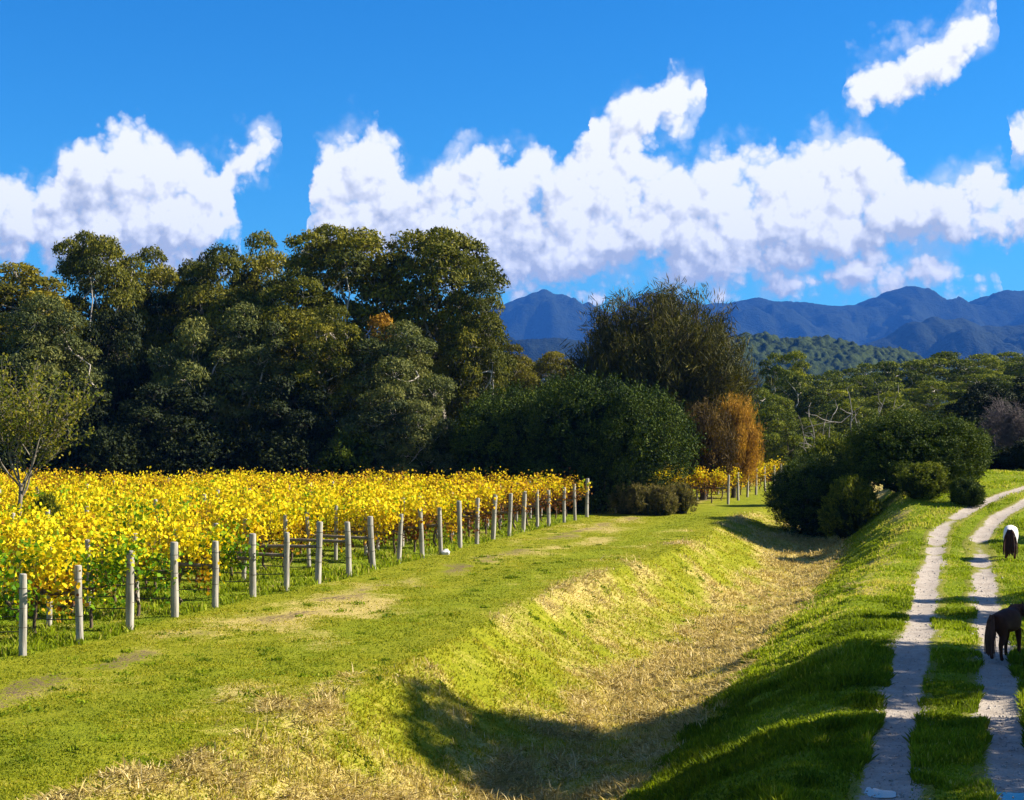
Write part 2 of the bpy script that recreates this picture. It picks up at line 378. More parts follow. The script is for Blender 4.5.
def zones(x, Y):
    u = x - SL * Y; n = fbm(x * .6 + 3, Y * .35, 4); n2 = fbm(x * .25, Y * .12 + 7, 3)
    sw = smooth(-8.6, -6.6, u) * (1 - smooth(-5.0, -3.6, u))          # swale floor
    lip = np.exp(-((u + 10.1) / .45) ** 2)
    slope = smooth(-10.2, -9.2, u) * (1 - smooth(-7.5, -6.0, u))
    n3 = fbm(x * 1.3 + 60, Y * .8 + 20, 4)
    straw = .20 + .56 * sw + .26 * lip * smooth(.38, .6, n) + .12 * slope + (n - .5) * .8 + (n3 - .5) * .8
    fr = (1 - smooth(17, 26, Y)) * smooth(-11.5, -9.5, u) * (1 - smooth(-5.5, -4, u))
    straw = straw + .26 * fr
    bank = smooth(-5.0, -3.8, u)
    straw = straw - .18 * bank + .45 * np.exp(-((u + 2.5) / .6) ** 2) * smooth(28, 42, Y)
    lawn = smooth(-10.2, -10.9, u) * smooth(-17.6, -16.8, u)
    straw = straw + lawn * (-.08 + .22 * np.exp(-((u + 14.9) / 1.1) ** 2) + (n2 - .5) * 1.0 - .16 * np.exp(-((u + 12.3) / .9) ** 2)) + .5 * smooth(66, 70, Y) * np.exp(-((u + 1.5) / 2.) ** 2)
    lane = np.exp(-((u + 15.0) / 1.1) ** 2)
    dirt = .74 * lane * smooth(.38, .6, n3) + .35 * np.exp(-((u + 13.2) / .8) ** 2) * smooth(.5, .68, n3)
    lush = np.clip(bank * .7 + .9 * smooth(-16.8, -17.6, u) + .35 * np.exp(-((u + 12.0) / 1.0) ** 2), 0, 1)
    return np.clip(straw, 0, 1), np.clip(dirt, 0, 1), lush
gx = axis(-9000, 9000, -34, 40, .22); gy = axis(-300, 7600, 14, 100, .26)
gx = np.clip(gx, -9100, 9100); gy = np.clip(gy, -360, 7850)
gx = np.unique(gx); gy = np.unique(gy)
GX, GY = np.meshgrid(gx, gy); GZ = gz(GX, GY) - .004
far = smooth(300, 900, np.hypot(GX, GY)); GZ = GZ * (1 - far)
st_, di_, lu_ = zones(GX, GY)
grid_obj('ground', GX, GY, GZ, M_ground, dict(straw=st_, dirt=di_, lush=lu_))

# the two wheel ruts of pale gravel
for c in (-.75, .75):
    Yr = np.arange(8, 71, .12); k = np.linspace(-1, 1, 13)
    cover = smooth(.36, .52, fbm(Yr * .55 + c * 7, Yr * 0 + 1, 3) + .45 * (1 - smooth(38, 46, Yr)) + .22 * smooth(50, 54, Yr))
    ctr = track_u(Yr) + c + .06 * np.sin(Yr * .45 + c) + .05 * np.sin(Yr * 1.3 + 2 * c)
    U = ctr[:, None] + k[None] * .56
    Xr = U + SL * Yr[:, None]; Yg = np.broadcast_to(Yr[:, None], Xr.shape)
    edge = (np.abs(k)[None] * .56 / .325) ** 1.6 * .5 + (1 - cover)[:, None] * .55
    grid_obj('wheel_track', Xr, Yg, gz(Xr, Yg) + .014 - .04 * (np.abs(k) > .95)[None], M_sand, dict(edge=edge))

def at(px, Y, z=None):
    x = (px - 512) / F * Y
    return x, Y, float(gz(x, Y)) if z is None else z
def zpix(py, Y): return EYE + (HOR - py) / F * Y

# puddles in the ruts
for (px, Y, rx, ry) in ((877, 17.25, .22, .22), (1013, 17.15, .30, .24)):
    x, _, z = at(px, Y)
    th = np.linspace(0, 2 * np.pi, 40, endpoint=False); rr = 1 + .22 * np.sin(2 * th + px) + .13 * np.sin(3 * th + 1) + .08 * np.sin(5 * th)
    mb = MB(); mb.add(np.stack([x + rx * rr * np.cos(th), Y + ry * rr * np.sin(th), np.full(40, z + .03)], 1), np.arange(40)[None])
    tag(mb.build('water', M_water), kind='structure')

# ------------------------------------------------------------------ mountains and hills
def ridge(name, Yc, prof, depth, mat, nx=260, ny=70, rough=.09, seed=0, lam=1.0):
    px = np.array([p[0] for p in prof], float); py = np.array([p[1] for p in prof], float)
    xs = np.linspace((px[0] - 512) / F * Yc, (px[-1] - 512) / F * Yc, nx)
    hz = np.interp(xs / Yc * F + 512, px, py); hz = zpix(hz + (fbm(xs / Yc * 110 + seed, xs * 0 + 2, 5, .65) - .5) * 5, Yc)
    t = np.linspace(-1, 1, ny); X, T = np.meshgrid(xs, t)
    H = hz[None]; Ht = np.abs(H).mean()
    n = fbm(X / (Ht * .5 * lam) + seed, T * depth / (Ht * .5 * lam), 6, .55)
    rid = 1 - np.abs(2 * fbm(X / (Ht * .9 * lam) + 31 + seed, T * depth / (Ht * 1.6 * lam), 5, .5) - 1)
    fall = 1 - np.abs(T) ** 1.15
    Z = H * fall * (1 + 0) + H * ((rid - .75) * .55 + (n - .5) * .5) * (4 * fall * (1 - fall)) + Ht * rough * (n - .5) * smooth(0, .15, fall) * .35
    Yg = Yc + T * depth + (n - .5) * depth * .12
    edge = smooth(0, .06, (xs - xs[0]) / (xs[-1] - xs[0])) * (1 - smooth(.94, 1, (xs - xs[0]) / (xs[-1] - xs[0])))
    return grid_obj(name, X, Yg, Z * (.3 + .7 * edge[None]) - 3, mat)
M_mtn = forest_hill_mat('mountain_bush', (.007, .012, .007), (.020, .028, .014), .02)
M_mtn2 = forest_hill_mat('ridge_bush', (.008, .014, .012), (.025, .035, .022), .02)
ridge('mountain', 6200, [(150,340),(300,330),(420,330),(470,318),(500,305),(520,297),(533,292),(545,288),(553,292),(560,292),(570,297),(582,302),(588,299),(596,306),(612,312),(628,300),(640,295),(652,292),(664,293),(676,298),(690,302),(720,303),(740,300),(757,297),(775,301),(800,301),(830,304),(858,304),(872,298),(890,290),(905,286),(920,289),(935,296),(952,304),(965,303),(985,294),(1005,288),(1018,290),(1040,288),(1070,300),(1150,310),(1250,330)], 1500, M_mtn, 520, 110, .10, 4)
ridge('mountain', 4000, [(600,372),(700,368),(800,356),(850,346),(875,338),(893,328),(905,322),(920,319),(932,314),(945,318),(962,316),(980,323),(1000,325),(1024,322),(1060,318),(1120,330),(1200,350)], 800, M_mtn2, 300, 70, .12, 9)
ridge('mountain', 3000, [(380,352),(440,345),(480,338),(520,338),(560,336),(600,342),(680,336),(760,344),(860,362),(900,372)], 600, M_mtn, 300, 70, .08, 21)
# the wooded hill: rounded tree canopies one can see as bumps
def canopy_hill():
    Yc = 1250.; prof = [(620,352),(690,338),(745,335),(800,338),(850,342),(895,350),(930,362),(990,385),(1040,400)]
    xs = np.arange((620 - 512) / F * Yc, (1040 - 512) / F * Yc, 1.3); ys = np.arange(-170, 60, 2.2)
    X, T = np.meshgrid(xs, ys)
    H = zpix(np.interp(xs / Yc * F + 512, [p[0] for p in prof], [p[1] for p in prof]), Yc)[None]
    fall = np.where(T < 0, 1 - (np.abs(T) / 185) ** 1.3, 1 - (T / 70) ** 2)
    Z = H * np.clip(fall, 0, 1)
    r2 = np.random.default_rng(5); c = 6.0
    bumpz = np.zeros_like(X); gi_ = np.floor(X / c).astype(int); gj = np.floor((T + 400) / c).astype(int)
    jx = r2.random((256, 256)); jy = r2.random((256, 256)); jr = r2.random((256, 256))
    for di in (-1, 0, 1):
        for dj in (-1, 0, 1):
            a, b = (gi_ + di) & 255, (gj + dj) & 255
            cx = (gi_ + di + .15 + .7 * jx[a, b]) * c; cy = (gj + dj + .15 + .7 * jy[a, b]) * c - 400
            rr = c * (.5 + .35 * jr[a, b]); d2 = ((X - cx) ** 2 + (T - cy) ** 2) / rr ** 2
            bumpz = np.maximum(bumpz, np.sqrt(np.clip(1 - d2, 0, 1)) * rr * (.5 + .5 * jr[a, b]))
    Z = Z + bumpz - 3 + (fbm(X * .3, T * .3, 4, .6) - .5) * 7.0 + (fbm(X * .03, T * .03, 3) - .5) * 9
    return grid_obj('hill', X, Yc + T, Z, forest_hill_mat('wooded_hill', (.010, .020, .008), (.05, .068, .018), .35))
canopy_hill()

# haze: one closed box of even air
def haze():
    m, T, out = base_mat('blue_air')
    v = T.new('ShaderNodeVolumePrincipled'); v.inputs['Color'].default_value = (.05, .23, .82, 1); v.inputs['Density'].default_value = 8.5e-5
    v.inputs['Anisotropy'].default_value = 0.0
    T.l.new(v.outputs[0], out.inputs['Volume'])
    mb = MB(); box(mb, (0, 3760, 290), (18400, 8280, 660)); o = mb.build('haze', m); tag(o, kind='stuff')
    return o
HZ = haze()

# ------------------------------------------------------------------ tree builders
def rvec(r, n): return unit(r.normal(size=(n, 3)))
def clump_leaves(mb, r, c, rad, n, L, Wd, droop=.4, up=.55, vbase=.5, vspread=.35):
    d = rvec(r, n); d[:, 2] = np.where(r.random(n) < up, np.abs(d[:, 2]), d[:, 2])
    sh = r.uniform(.55, 1.06, n)[:, None] ** .7
    lump = 1 + .16 * np.sin(d[:, :1] * 5 + c[0]) * np.cos(d[:, 1:2] * 6 + c[1])
    pos = c + d * np.asarray(rad) * sh * lump
    ax = unit(r.normal(size=(n, 3)) + np.array([0, 0, -1.]) * droop * 2 + d * .4)
    nr = unit(d * 1.0 + r.normal(size=(n, 3)) * .55)
    leaves(mb, pos, ax, nr, r.uniform(.7, 1.3, n) * L, r.uniform(.7, 1.3, n) * Wd, np.clip(vbase + r.normal(size=n) * vspread * .5, 0, 1))
def curve(a, b, bend, r, k=6):
    a = np.asarray(a, float); b = np.asarray(b, float); t = np.linspace(0, 1, k)[:, None]
    off = r.normal(size=3) * bend * np.linalg.norm(b - a)
    p = a * (1 - t) + b * t + off * np.sin(np.pi * t)
    p[1:-1] += r.normal(size=(k - 2, 3)) * np.linalg.norm(b - a) * .025
    return p
def crown_tree(seed, H, Wd, nclump=34, crad=(.9, 1.6), base=.35, flat=.75, leafL=.25, leafW=.10, dens=640, shape='dome', tr=.2, nlimb=6, low=0.0):
    """trunk and limbs + many leafy clumps; returns (wood mesh data builder, leaf builder)"""
    r = np.random.default_rng(seed); wood = MB(); lf = MB()
    cs = []
    tries = 0
    while len(cs) < nclump and tries < 4000:
        tries += 1
        z = r.uniform(base, 1.0); a = r.uniform(0, 2 * np.pi)
        zz = (z - base) / (1 - base)
        if shape == 'dome': env = np.sqrt(max(0, 1 - zz ** 2.2)) * (.55 + .45 * min(1, zz * 3))
        elif shape == 'tall': env = np.sin(np.pi * (.12 + .86 * zz)) ** .7
        else: env = (.35 + .75 * zz) * np.sqrt(max(0, 1 - max(0, zz - .55) ** 2 / .21))
        q = env * (r.uniform(.2, 1) ** .5)
        rad = r.uniform(*crad)
        p = np.array([np.cos(a) * q * (Wd / 2 - rad * .7), np.sin(a) * q * (Wd / 2 - rad * .7), z * H - rad * flat * .8])
        if all(np.linalg.norm((p - o[0]) * (1, 1, 1.35)) > .72 * (rad + o[1]) * (1 - tries / 5000) for o in cs): cs.append((p, rad))
    fork = np.array([r.normal() * .03 * H, r.normal() * .03 * H, H * base * r.uniform(.55, .8)])
    trunk = curve((0, 0, -.3), fork, .05, r, 7)
    tube(wood, trunk, np.linspace(tr, tr * .72, 7), 9)
    C = np.array([c[0] for c in cs]); idx = [int(np.argmax(C[:, 2]))]
    while len(idx) < min(nlimb, len(C)):
        idx.append(int(np.argmax(np.min(np.linalg.norm(C[:, None] - C[idx][None], axis=2), axis=1))))
    limbs = []
    for i in idx:
        p = curve(fork, C[i] - (0, 0, .2), .09, r, 9); limbs.append(p)
        tube(wood, p, np.linspace(tr * .6, tr * .1, 9), 6)
    for i, (c, rad) in enumerate(cs):
        if i not in idx:
            best = min(limbs, key=lambda p: np.linalg.norm(p[5] - c) + .4 * np.linalg.norm(p[8] - c))
            j = int(np.argmin(np.linalg.norm(best - c, axis=1) + .25 * np.arange(9)[::-1])); j = max(1, min(j, 7))
            tube(wood, curve(best[j], c - (0, 0, rad * .3), .1, r, 6), np.linspace(tr * .24, tr * .06, 6), 5)
        vb = .5 + r.normal() * .2
        for k in range(5):                                   # twigs inside the clump
            e = c + rvec(r, 1)[0] * rad * .8 * (1, 1, flat)
            tube(wood, np.array([c - (0, 0, rad * .35), (c + e) / 2 + r.normal(size=3) * .06, e]), [tr * .07, tr * .05, tr * .02], 4, cap=False)
        clump_leaves(lf, r, c, (rad, rad, rad * flat), int(dens * rad * rad), leafL, leafW, .45, .62, vb, .4)
    return wood, lf
def place(name, label, cat, meshes, px, Y, top=None, width=None, group=None, rz=0.0, z0=None, base_dim=None, parts=('trunk', 'crown')):
    """meshes: tuple of mesh data; base_dim=(H, W) of the unscaled tree"""
    x, _, z = at(px, Y)
    if z0 is not None: z = z0
    s = [1, 1, 1]
    if top is not None:
        s[2] = (zpix(top, Y) - z) / base_dim[0]; s[0] = s[1] = (width / F * Y) / base_dim[1] if width else s[2]
    o = thing(name, label, cat, (x, Y, z - .05), rz, group, s)
    for p, me in zip(parts, meshes): obj(p, me, o)
    return o

# ------------------------------------------------------------------ the gum forest behind the vineyard
def T_(seed, matl, barkm=M_bark, **k):
    w, l = crown_tree(seed, *k.pop('dim', (15., 8.)), **k)
    return (w.mesh('trunk', barkm, True), l.mesh('crown', matl))
gum = {
 'a': T_(11, M_euc, nclump=40, crad=(1.0, 1.75), base=.40, flat=.76, shape='dome', tr=.26, nlimb=8),
 'b': T_(12, M_euc, nclump=30, crad=(.95, 1.7), base=.46, flat=.72, shape='vase', tr=.24, nlimb=8),
 'c': T_(13, M_eucblue, nclump=42, crad=(.9, 1.6), base=.28, flat=.8, shape='tall', tr=.24, nlimb=8),
 'd': T_(14, M_olive, nclump=60, crad=(.8, 1.35), base=.3, flat=.68, shape='dome', tr=.26, nlimb=8),
 'e': T_(15, M_euc, nclump=32, crad=(.85, 1.5), base=.36, flat=.74, shape='dome', tr=.2, nlimb=7),
 'f': T_(16, M_shade, M_darkbark, dim=(9., 8.), nclump=46, crad=(.8, 1.3), base=.08, flat=.8, shape='dome'),
 'g': T_(17, M_eucblue, dim=(9., 8.), nclump=40, crad=(.8, 1.3), base=.15, flat=.75, shape='dome'),
}
B = (15., 8.); BD = dict(f=(9., 8.), g=(9., 8.))
GF = 'gum trees behind the vineyard'
forest = [  # kind, px, depth, top row, width px, label
 ('d', 22, 84, 262, 165, 'olive-gold domed gum tree at the vineyard forest\'s left end'),
 ('b', 97, 88, 226, 100, 'airy tall gum with sky showing through its crown beside the olive-gold domed one'),
 ('c', 44, 80, 292, 120, 'grey-green round gum standing in front of the olive-gold domed one'),
 ('e', 152, 92, 247, 90, 'slim dark gum with a pointed top beside the airy tall one'),
 ('a', 186, 94, 255, 100, 'rounded dark gum below the white left cloud'),
 ('a', 222, 90, 238, 110, 'upright gum with two knobbly tops in the middle of the skyline'),
 ('e', 262, 92, 232, 95, 'narrow pointed gum just left of the broad pale-trunked one'),
 ('b', 345, 88, 220, 150, 'broad pale-trunked gum with a wide flat crown under the clouds'),
 ('a', 300, 84, 262, 120, 'mid-height gum with golden clumps in front of the broad pale-trunked one'),
 ('b', 440, 87, 219, 130, 'tallest dark gum at the right end of the forest skyline'),
 ('a', 474, 84, 272, 84, 'golden-topped gum leaning out toward the mountain gap'),
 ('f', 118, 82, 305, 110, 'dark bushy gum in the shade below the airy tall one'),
 ('g', 190, 81, 318, 120, 'dense shaded gum above the middle of the vine rows'),
 ('c', 252, 82, 300, 110, 'shaded grey gum with bare pale limbs at its side'),
 ('e', 330, 80, 305, 95, 'slender-limbed gum with see-through lower crown'),
 ('c', 396, 80, 318, 110, 'bushy grey gum in the shade of the tallest dark one'),
 ('f', 290, 78, 372, 110, 'low dark gum sapling mass above the central vines'),
 ('g', 385, 77, 385, 110, 'low bushy gum with sunlit right edge behind the vines'),
 ('f', 70, 79, 372, 130, 'low black-green gum behind the thin bare-limbed tree'),
 ('f', 165, 78, 380, 130, 'low black-green gum behind the far vine row'),
 ('d', 500, 96, 338, 90, 'yellow-green rounded tree between the gums and the sheoak'),
 ('d', 552, 104, 350, 80, 'second yellow-green tree, partly hidden by the big dark bush'),
 ('g', 425, 76, 400, 90, 'small leafy gum just left of the big dark bush'),
 ('c', -25, 86, 275, 120, 'gum cut by the frame at the far left of the forest'),
 ('f', 0, 80, 360, 120, 'low dark gum at the left edge behind the vines'),
]
for i, (k, px, Y, top, wd, lab) in enumerate(forest):
    place('gum_tree', lab, 'tree', gum[k], px, Y, top, wd * 1.1, GF, rz=i * 2.1, base_dim=BD.get(k, B))
# trees further back that close the gaps
for i, (px, Y, top, wd) in enumerate([(20,104,300,150),(120,106,310,150),(215,108,300,150),(310,106,300,150),(400,106,320,130)]):
    place('gum_tree', ['far dark gum filling the gap at the left forest end', 'far dark gum between the slim and the airy gums', 'far dark gum behind the two-topped one', 'far dark gum behind the pale-trunked one', 'far dark gum behind the bushy grey one'][i], 'tree', gum['cacac'[i]], px, Y, top, wd, GF, rz=i * 1.3, base_dim=B)

# shrubs: a shell of small leafy knobs over a rounded body
def shrub_mesh(seed, rx, ry, h, mat, nk=150, kr=(.25, .5), leafL=.13, leafW=.06, dens=900, up=.5, lumps=4, lowcut=.02, gap=0):
    r = np.random.default_rng(seed); lf = MB(); wood = MB()
    lc = [(np.array([r.uniform(-.6, .6) * rx, r.uniform(-.5, .5) * ry, r.uniform(.2, .62) * h]), r.uniform(.38, .62)) for _ in range(lumps + 2)]
    lc.append((np.array([0, 0, .40 * h]), .84))
    n = 0; kn = []; miss = 0
    while n < nk:
        c0_, s = lc[r.integers(len(lc))]
        d = rvec(r, 1)[0]; d[2] = abs(d[2]) if r.random() < up else d[2]
        p = c0_ + d * s * np.array([rx, ry, h * .58])
        if p[2] < lowcut * h: continue
        if any((((p - o) / (q * np.array([rx, ry, h * .58]))) ** 2).sum() < .72 for o, q in lc): continue
        rad = r.uniform(*kr)
        if gap and any(np.linalg.norm(p - o) < gap * (rad + q) for o, q in kn):
            miss += 1
            if miss < 4000: continue
        kn.append((p, rad))
        clump_leaves(lf, r, p, (rad, rad, rad * 1.35), int(dens * rad * rad) + 20, leafL, leafW, -.3, .6, .5 + r.normal() * .18, .35); n += 1
        out_ = unit(p - np.array([0, 0, .3 * h])); m_ = 26; tt_ = r.uniform(.9, 1.75, m_)[:, None]; sp_ = out_ + np.array([0, 0, .7]) + r.normal(size=(3, 3))[r.integers(0, 3, m_)] * .5
        leaves(lf, p + unit(sp_) * rad * tt_ + r.normal(size=(m_, 3)) * .02, unit(sp_) + r.normal(size=(m_, 3)) * .6, rvec(r, m_), np.full(m_, leafL * 1.1), np.full(m_, leafW), np.clip(.6 + r.normal(size=m_) * .2, 0, 1))
    for _ in range(14):
        a = r.uniform(0, 6.28); e = np.array([np.cos(a) * rx * .6, np.sin(a) * ry * .6, h * r.uniform(.35, .75)])
        tube(wood, curve((r.normal() * .15, r.normal() * .15, -.1), e, .08, r, 6), np.linspace(.09, .025, 6), 5)
    # leaf fill in the darkest tone: inner shade put into colour, light blocked
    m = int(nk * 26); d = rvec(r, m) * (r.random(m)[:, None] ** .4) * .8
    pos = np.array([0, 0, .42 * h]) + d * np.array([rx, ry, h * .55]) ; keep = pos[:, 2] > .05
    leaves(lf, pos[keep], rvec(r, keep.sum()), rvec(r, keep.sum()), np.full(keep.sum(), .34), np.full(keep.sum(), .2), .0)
    return (wood.mesh('stem', M_darkbark, True), lf.mesh('foliage', mat))
def shrub(label, meshes, px, Y, dim, top, wd, group=None, rz=0., name='shrub', z0=None):
    return place(name, label, 'shrub', meshes, px, Y, top, wd, group, rz, z0, dim, ('stem', 'foliage'))
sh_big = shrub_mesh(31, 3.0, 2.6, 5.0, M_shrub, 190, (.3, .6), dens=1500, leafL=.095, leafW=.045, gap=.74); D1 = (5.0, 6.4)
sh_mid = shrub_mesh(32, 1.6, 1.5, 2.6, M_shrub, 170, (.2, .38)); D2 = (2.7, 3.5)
sh_under = shrub_mesh(36, 1.6, 1.5, 2.6, M_shade, 170, (.2, .38))
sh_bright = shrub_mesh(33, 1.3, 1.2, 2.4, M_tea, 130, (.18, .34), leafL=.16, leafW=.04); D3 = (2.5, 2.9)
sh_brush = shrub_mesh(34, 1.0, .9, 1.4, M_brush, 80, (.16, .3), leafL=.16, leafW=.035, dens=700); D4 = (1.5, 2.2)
GB = 'dark rounded bushes at the end of the vineyard'
shrub('huge dark green bush with sunlit knobbly right side behind the last end post', sh_big, 592, 74, D1, 372, 172, GB)
shrub('dark bush joined to the left flank of the huge dark green one', sh_big, 505, 76, D1, 385, 150, GB, 2.0)
shrub('lower dark bush at the vines\' back corner, left of the huge one', sh_big, 440, 77, D1, 422, 110, GB, 4.0)
shrub('dark upper bush behind the huge knobbly one', sh_big, 555, 80, D1, 378, 130, GB, 1.0)
GU = 'shaded undergrowth at the foot of the gum forest'
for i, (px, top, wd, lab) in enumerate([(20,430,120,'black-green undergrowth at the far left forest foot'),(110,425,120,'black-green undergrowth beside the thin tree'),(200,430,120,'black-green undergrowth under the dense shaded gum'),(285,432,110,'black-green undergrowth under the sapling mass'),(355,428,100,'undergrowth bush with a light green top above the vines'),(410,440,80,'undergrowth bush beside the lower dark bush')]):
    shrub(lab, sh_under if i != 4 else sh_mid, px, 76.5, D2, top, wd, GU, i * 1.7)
GP = 'brushwood scrub at the foot of the huge dark bush'
for i, (px, Y, top, wd, lab) in enumerate([(628,71,484,34,'olive scrub tuft beside the small wooden signpost'),(645,70.5,486,36,'straw-brown scrub tuft in the middle of the low scrub'),(662,70.5,487,34,'straw-brown scrub tuft at the grass edge, right of the middle one'),(678,71.5,484,30,'greener scrub tuft nearest to the second vineyard')]):
    shrub(lab, sh_brush, px, Y, D4, top, wd, GP, i * 1.1)

# the dark bushes by the track
GR = 'dark bushes between the swale and the track'
shrub('largest round dark bush beside the track, lit along its crown', sh_big, 905, 64.5, D1, 408, 150, GR, .6)
shrub('round dark bush behind the largest one, nearest the track bend', sh_mid, 956, 65, D2, 421, 66, GR, .3)
shrub('broad dark bush standing on the swale floor', sh_big, 822, 66.5, D1, 452, 122, GR, 2.2)
shrub('fresh green feathery bush in front of the broad dark one', sh_bright, 850, 62.5, D3, 474, 60, GR)
shrub('fresh green bush at the foot of the largest round one', sh_bright, 922, 59.5, D3, 461, 56, GR, 2.)
shrub('low dark shrub at the grassy track edge', sh_mid, 968, 58.0, D2, 478, 38, GR, 1.)
shrub('light green bush rising behind the broad dark one', sh_bright, 838, 78, D3, 436, 80, GR, 4.)

# ------------------------------------------------------------------ sheoak: fans of thin branches with hanging needles
def sheoak(seed, H, Wd, nb, mat, per=70, nl=.5, spread=1.0, lean=0.0, lowz=.16):
    r = np.random.default_rng(seed); wood = MB(); lf = MB()
    tube(wood, curve((0, 0, -.3), (0, 0, H * lowz), .03, r, 4), np.linspace(.28, .22, 4), 8)
    for _ in range(nb):
        a = r.uniform(0, 2 * np.pi); q = np.sqrt(r.uniform(.0, 1)) * spread
        zt = H * (1 - .42 * q ** 3) * (1 - .42 * r.random() ** 2.2)
        e = np.array([np.cos(a) * q * Wd / 2 + lean * zt, np.sin(a) * q * Wd / 2, zt])
        st = np.array([np.cos(a) * .1, np.sin(a) * .1, H * lowz * r.uniform(.5, 1)])
        t = np.linspace(0, 1, 9)[:, None]; ctl = st * .35 + e * .65; ctl[2] = st[2] + (e[2] - st[2]) * .45
        p = (1 - t) ** 2 * st + 2 * t * (1 - t) * ctl + t * t * e + r.normal(size=(9, 3)) * .07
        tube(wood, p, np.linspace(.09, .015, 9), 5)
        k = per; tt = r.uniform(.32, 1, k) ** .8 * 8; i0 = np.minimum(tt.astype(int), 7); fr = (tt - i0)[:, None]
        pos = p[i0] * (1 - fr) + p[i0 + 1] * fr + r.normal(size=(k, 3)) * .3
        dirn = unit(p[i0 + 1] - p[i0]); ax = unit(dirn * .8 + r.normal(size=(k, 3)) * .6 + np.array([0, 0, .1]))
        vb = np.clip(.5 + r.normal() * .14 + r.normal(size=k) * .16, 0, 1)
        for _j in range(8):
            leaves(lf, pos + r.normal(size=(k, 3)) * .16, unit(ax + r.normal(size=(k, 3)) * .25), rvec(r, k), r.uniform(.6, 1.2, k) * nl, np.full(k, .04), vb)
    return (wood.mesh('trunk', M_darkbark, True), lf.mesh('crown', mat))
so = sheoak(41, 11., 9.5, 210, M_sheoak)
place('sheoak_tree', 'tall brown-green sheoak with upswept fine branches behind the huge dark bush', 'tree', so, 660, 92, 290, 196, None, .4, None, (10.8, 9.6))
so2 = sheoak(42, 4.6, 4.4, 80, M_rust, 70, .38, lean=.12, lowz=.3)
place('sheoak_tree', 'rusty orange dying sheoak bush hanging over the second vineyard', 'tree', so2, 733, 86.5, 403, 44, None, 0, None, (4.5, 4.4))
so3 = sheoak(43, 4.6, 4.4, 80, M_brownoak, 60, .4, lean=.06, lowz=.3)
place('sheoak_tree', 'dull brown sheoak sapling between the tall sheoak and the rusty one', 'tree', so3, 703, 84.5, 407, 62, None, 1, None, (4.5, 4.4))

# ------------------------------------------------------------------ woodland right of the sheoak
tea = [T_(51, M_tea, M_bark, dim=(10., 8.), nclump=26, crad=(.8, 1.5), base=.45, flat=.5, shape='dome', dens=560),
       T_(52, M_tea, M_bark, dim=(10., 8.), nclump=32, crad=(.7, 1.3), base=.35, flat=.55, shape='vase', dens=560),
       T_(53, M_tea, M_darkbark, dim=(10., 8.), nclump=40, crad=(.8, 1.4), base=.12, flat=.7, shape='dome', dens=560)]
GT = 'trees of the woodland beyond the bushes'
wood_r = [
 (1,786,150,349,54,'tall open tree standing above the woodland left of the valley'),
 (2,775,112,405,60,'bright green bushy tree behind the second vineyard'),
 (2,808,118,418,66,'rounded green tree beside the dead grey branches'),
 (0,760,140,385,60,'green tree tucked behind the rusty sheoak'),
 (0,830,150,378,70,'flat-topped tree in front of the wooded hill'),
 (1,815,170,372,70,'pale-stemmed tree below the wooded hill'),
 (0,870,160,372,72,'flat-topped tree over the round bushes'),
 (1,905,170,358,76,'broad flat-topped tree under the dark ridge'),
 (0,945,175,350,90,'highest broad tree on the woodland skyline'),
 (0,1000,180,350,84,'skyline tree next to the highest broad one, nearer the frame edge'),
 (1,980,165,356,60,'golden-green tree in front of the woodland skyline'),
 (2,890,130,392,80,'shaded green tree above the largest round bush'),
 (2,850,125,402,70,'shaded green tree above the dead grey branches'),
 (0,930,140,378,80,'golden-topped tree behind the largest round bush'),
 (1,985,140,372,70,'golden-topped tree beside the dark thicket'),
 (0,1035,170,352,80,'woodland tree cut by the frame edge'),
 (2,775,130,395,60,'dark tree in the woodland gap behind the sheoak'),
 (2,740,122,408,60,'dark tree right behind the rusty sheoak'),
 (2,960,120,400,80,'dark tree above the bush at the track bend'),
 (0,845,185,366,60,'distant flat tree at the foot of the wooded hill'),
 (1,880,195,360,60,'distant pale tree at the right foot of the wooded hill'),
 (0,790,190,372,60,'distant tree at the left foot of the wooded hill'),
 (0,1022,140,372,60,'low golden tree above the pinkish bare bush'),
]
for i, (k, px, Y, top, wd, lab) in enumerate(wood_r):
    place('woodland_tree', lab, 'tree', tea[k], px, Y, top, wd * 1.25, GT, i * 1.9, None, (10., 8.))
GD = 'dark thicket above the track bend'
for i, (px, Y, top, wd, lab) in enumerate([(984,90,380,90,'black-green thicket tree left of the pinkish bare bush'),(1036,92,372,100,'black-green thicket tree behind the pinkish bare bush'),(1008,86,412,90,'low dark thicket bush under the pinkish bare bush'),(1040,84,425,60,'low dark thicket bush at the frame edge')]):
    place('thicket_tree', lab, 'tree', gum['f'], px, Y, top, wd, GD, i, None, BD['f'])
shrub('small pale-leaved shrub before the dark thicket, nearer the bushes', sh_brush, 994, 80, D4, 452, 26, GD)
shrub('small pale-leaved shrub before the dark thicket, nearer the frame edge', sh_brush, 1016, 80, D4, 444, 30, GD, 2)
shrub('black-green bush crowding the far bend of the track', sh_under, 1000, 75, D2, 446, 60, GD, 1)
shrub('black-green bush crowding the track bend, nearest the frame edge', sh_under, 1036, 73, D2, 436, 60, GD, 3)
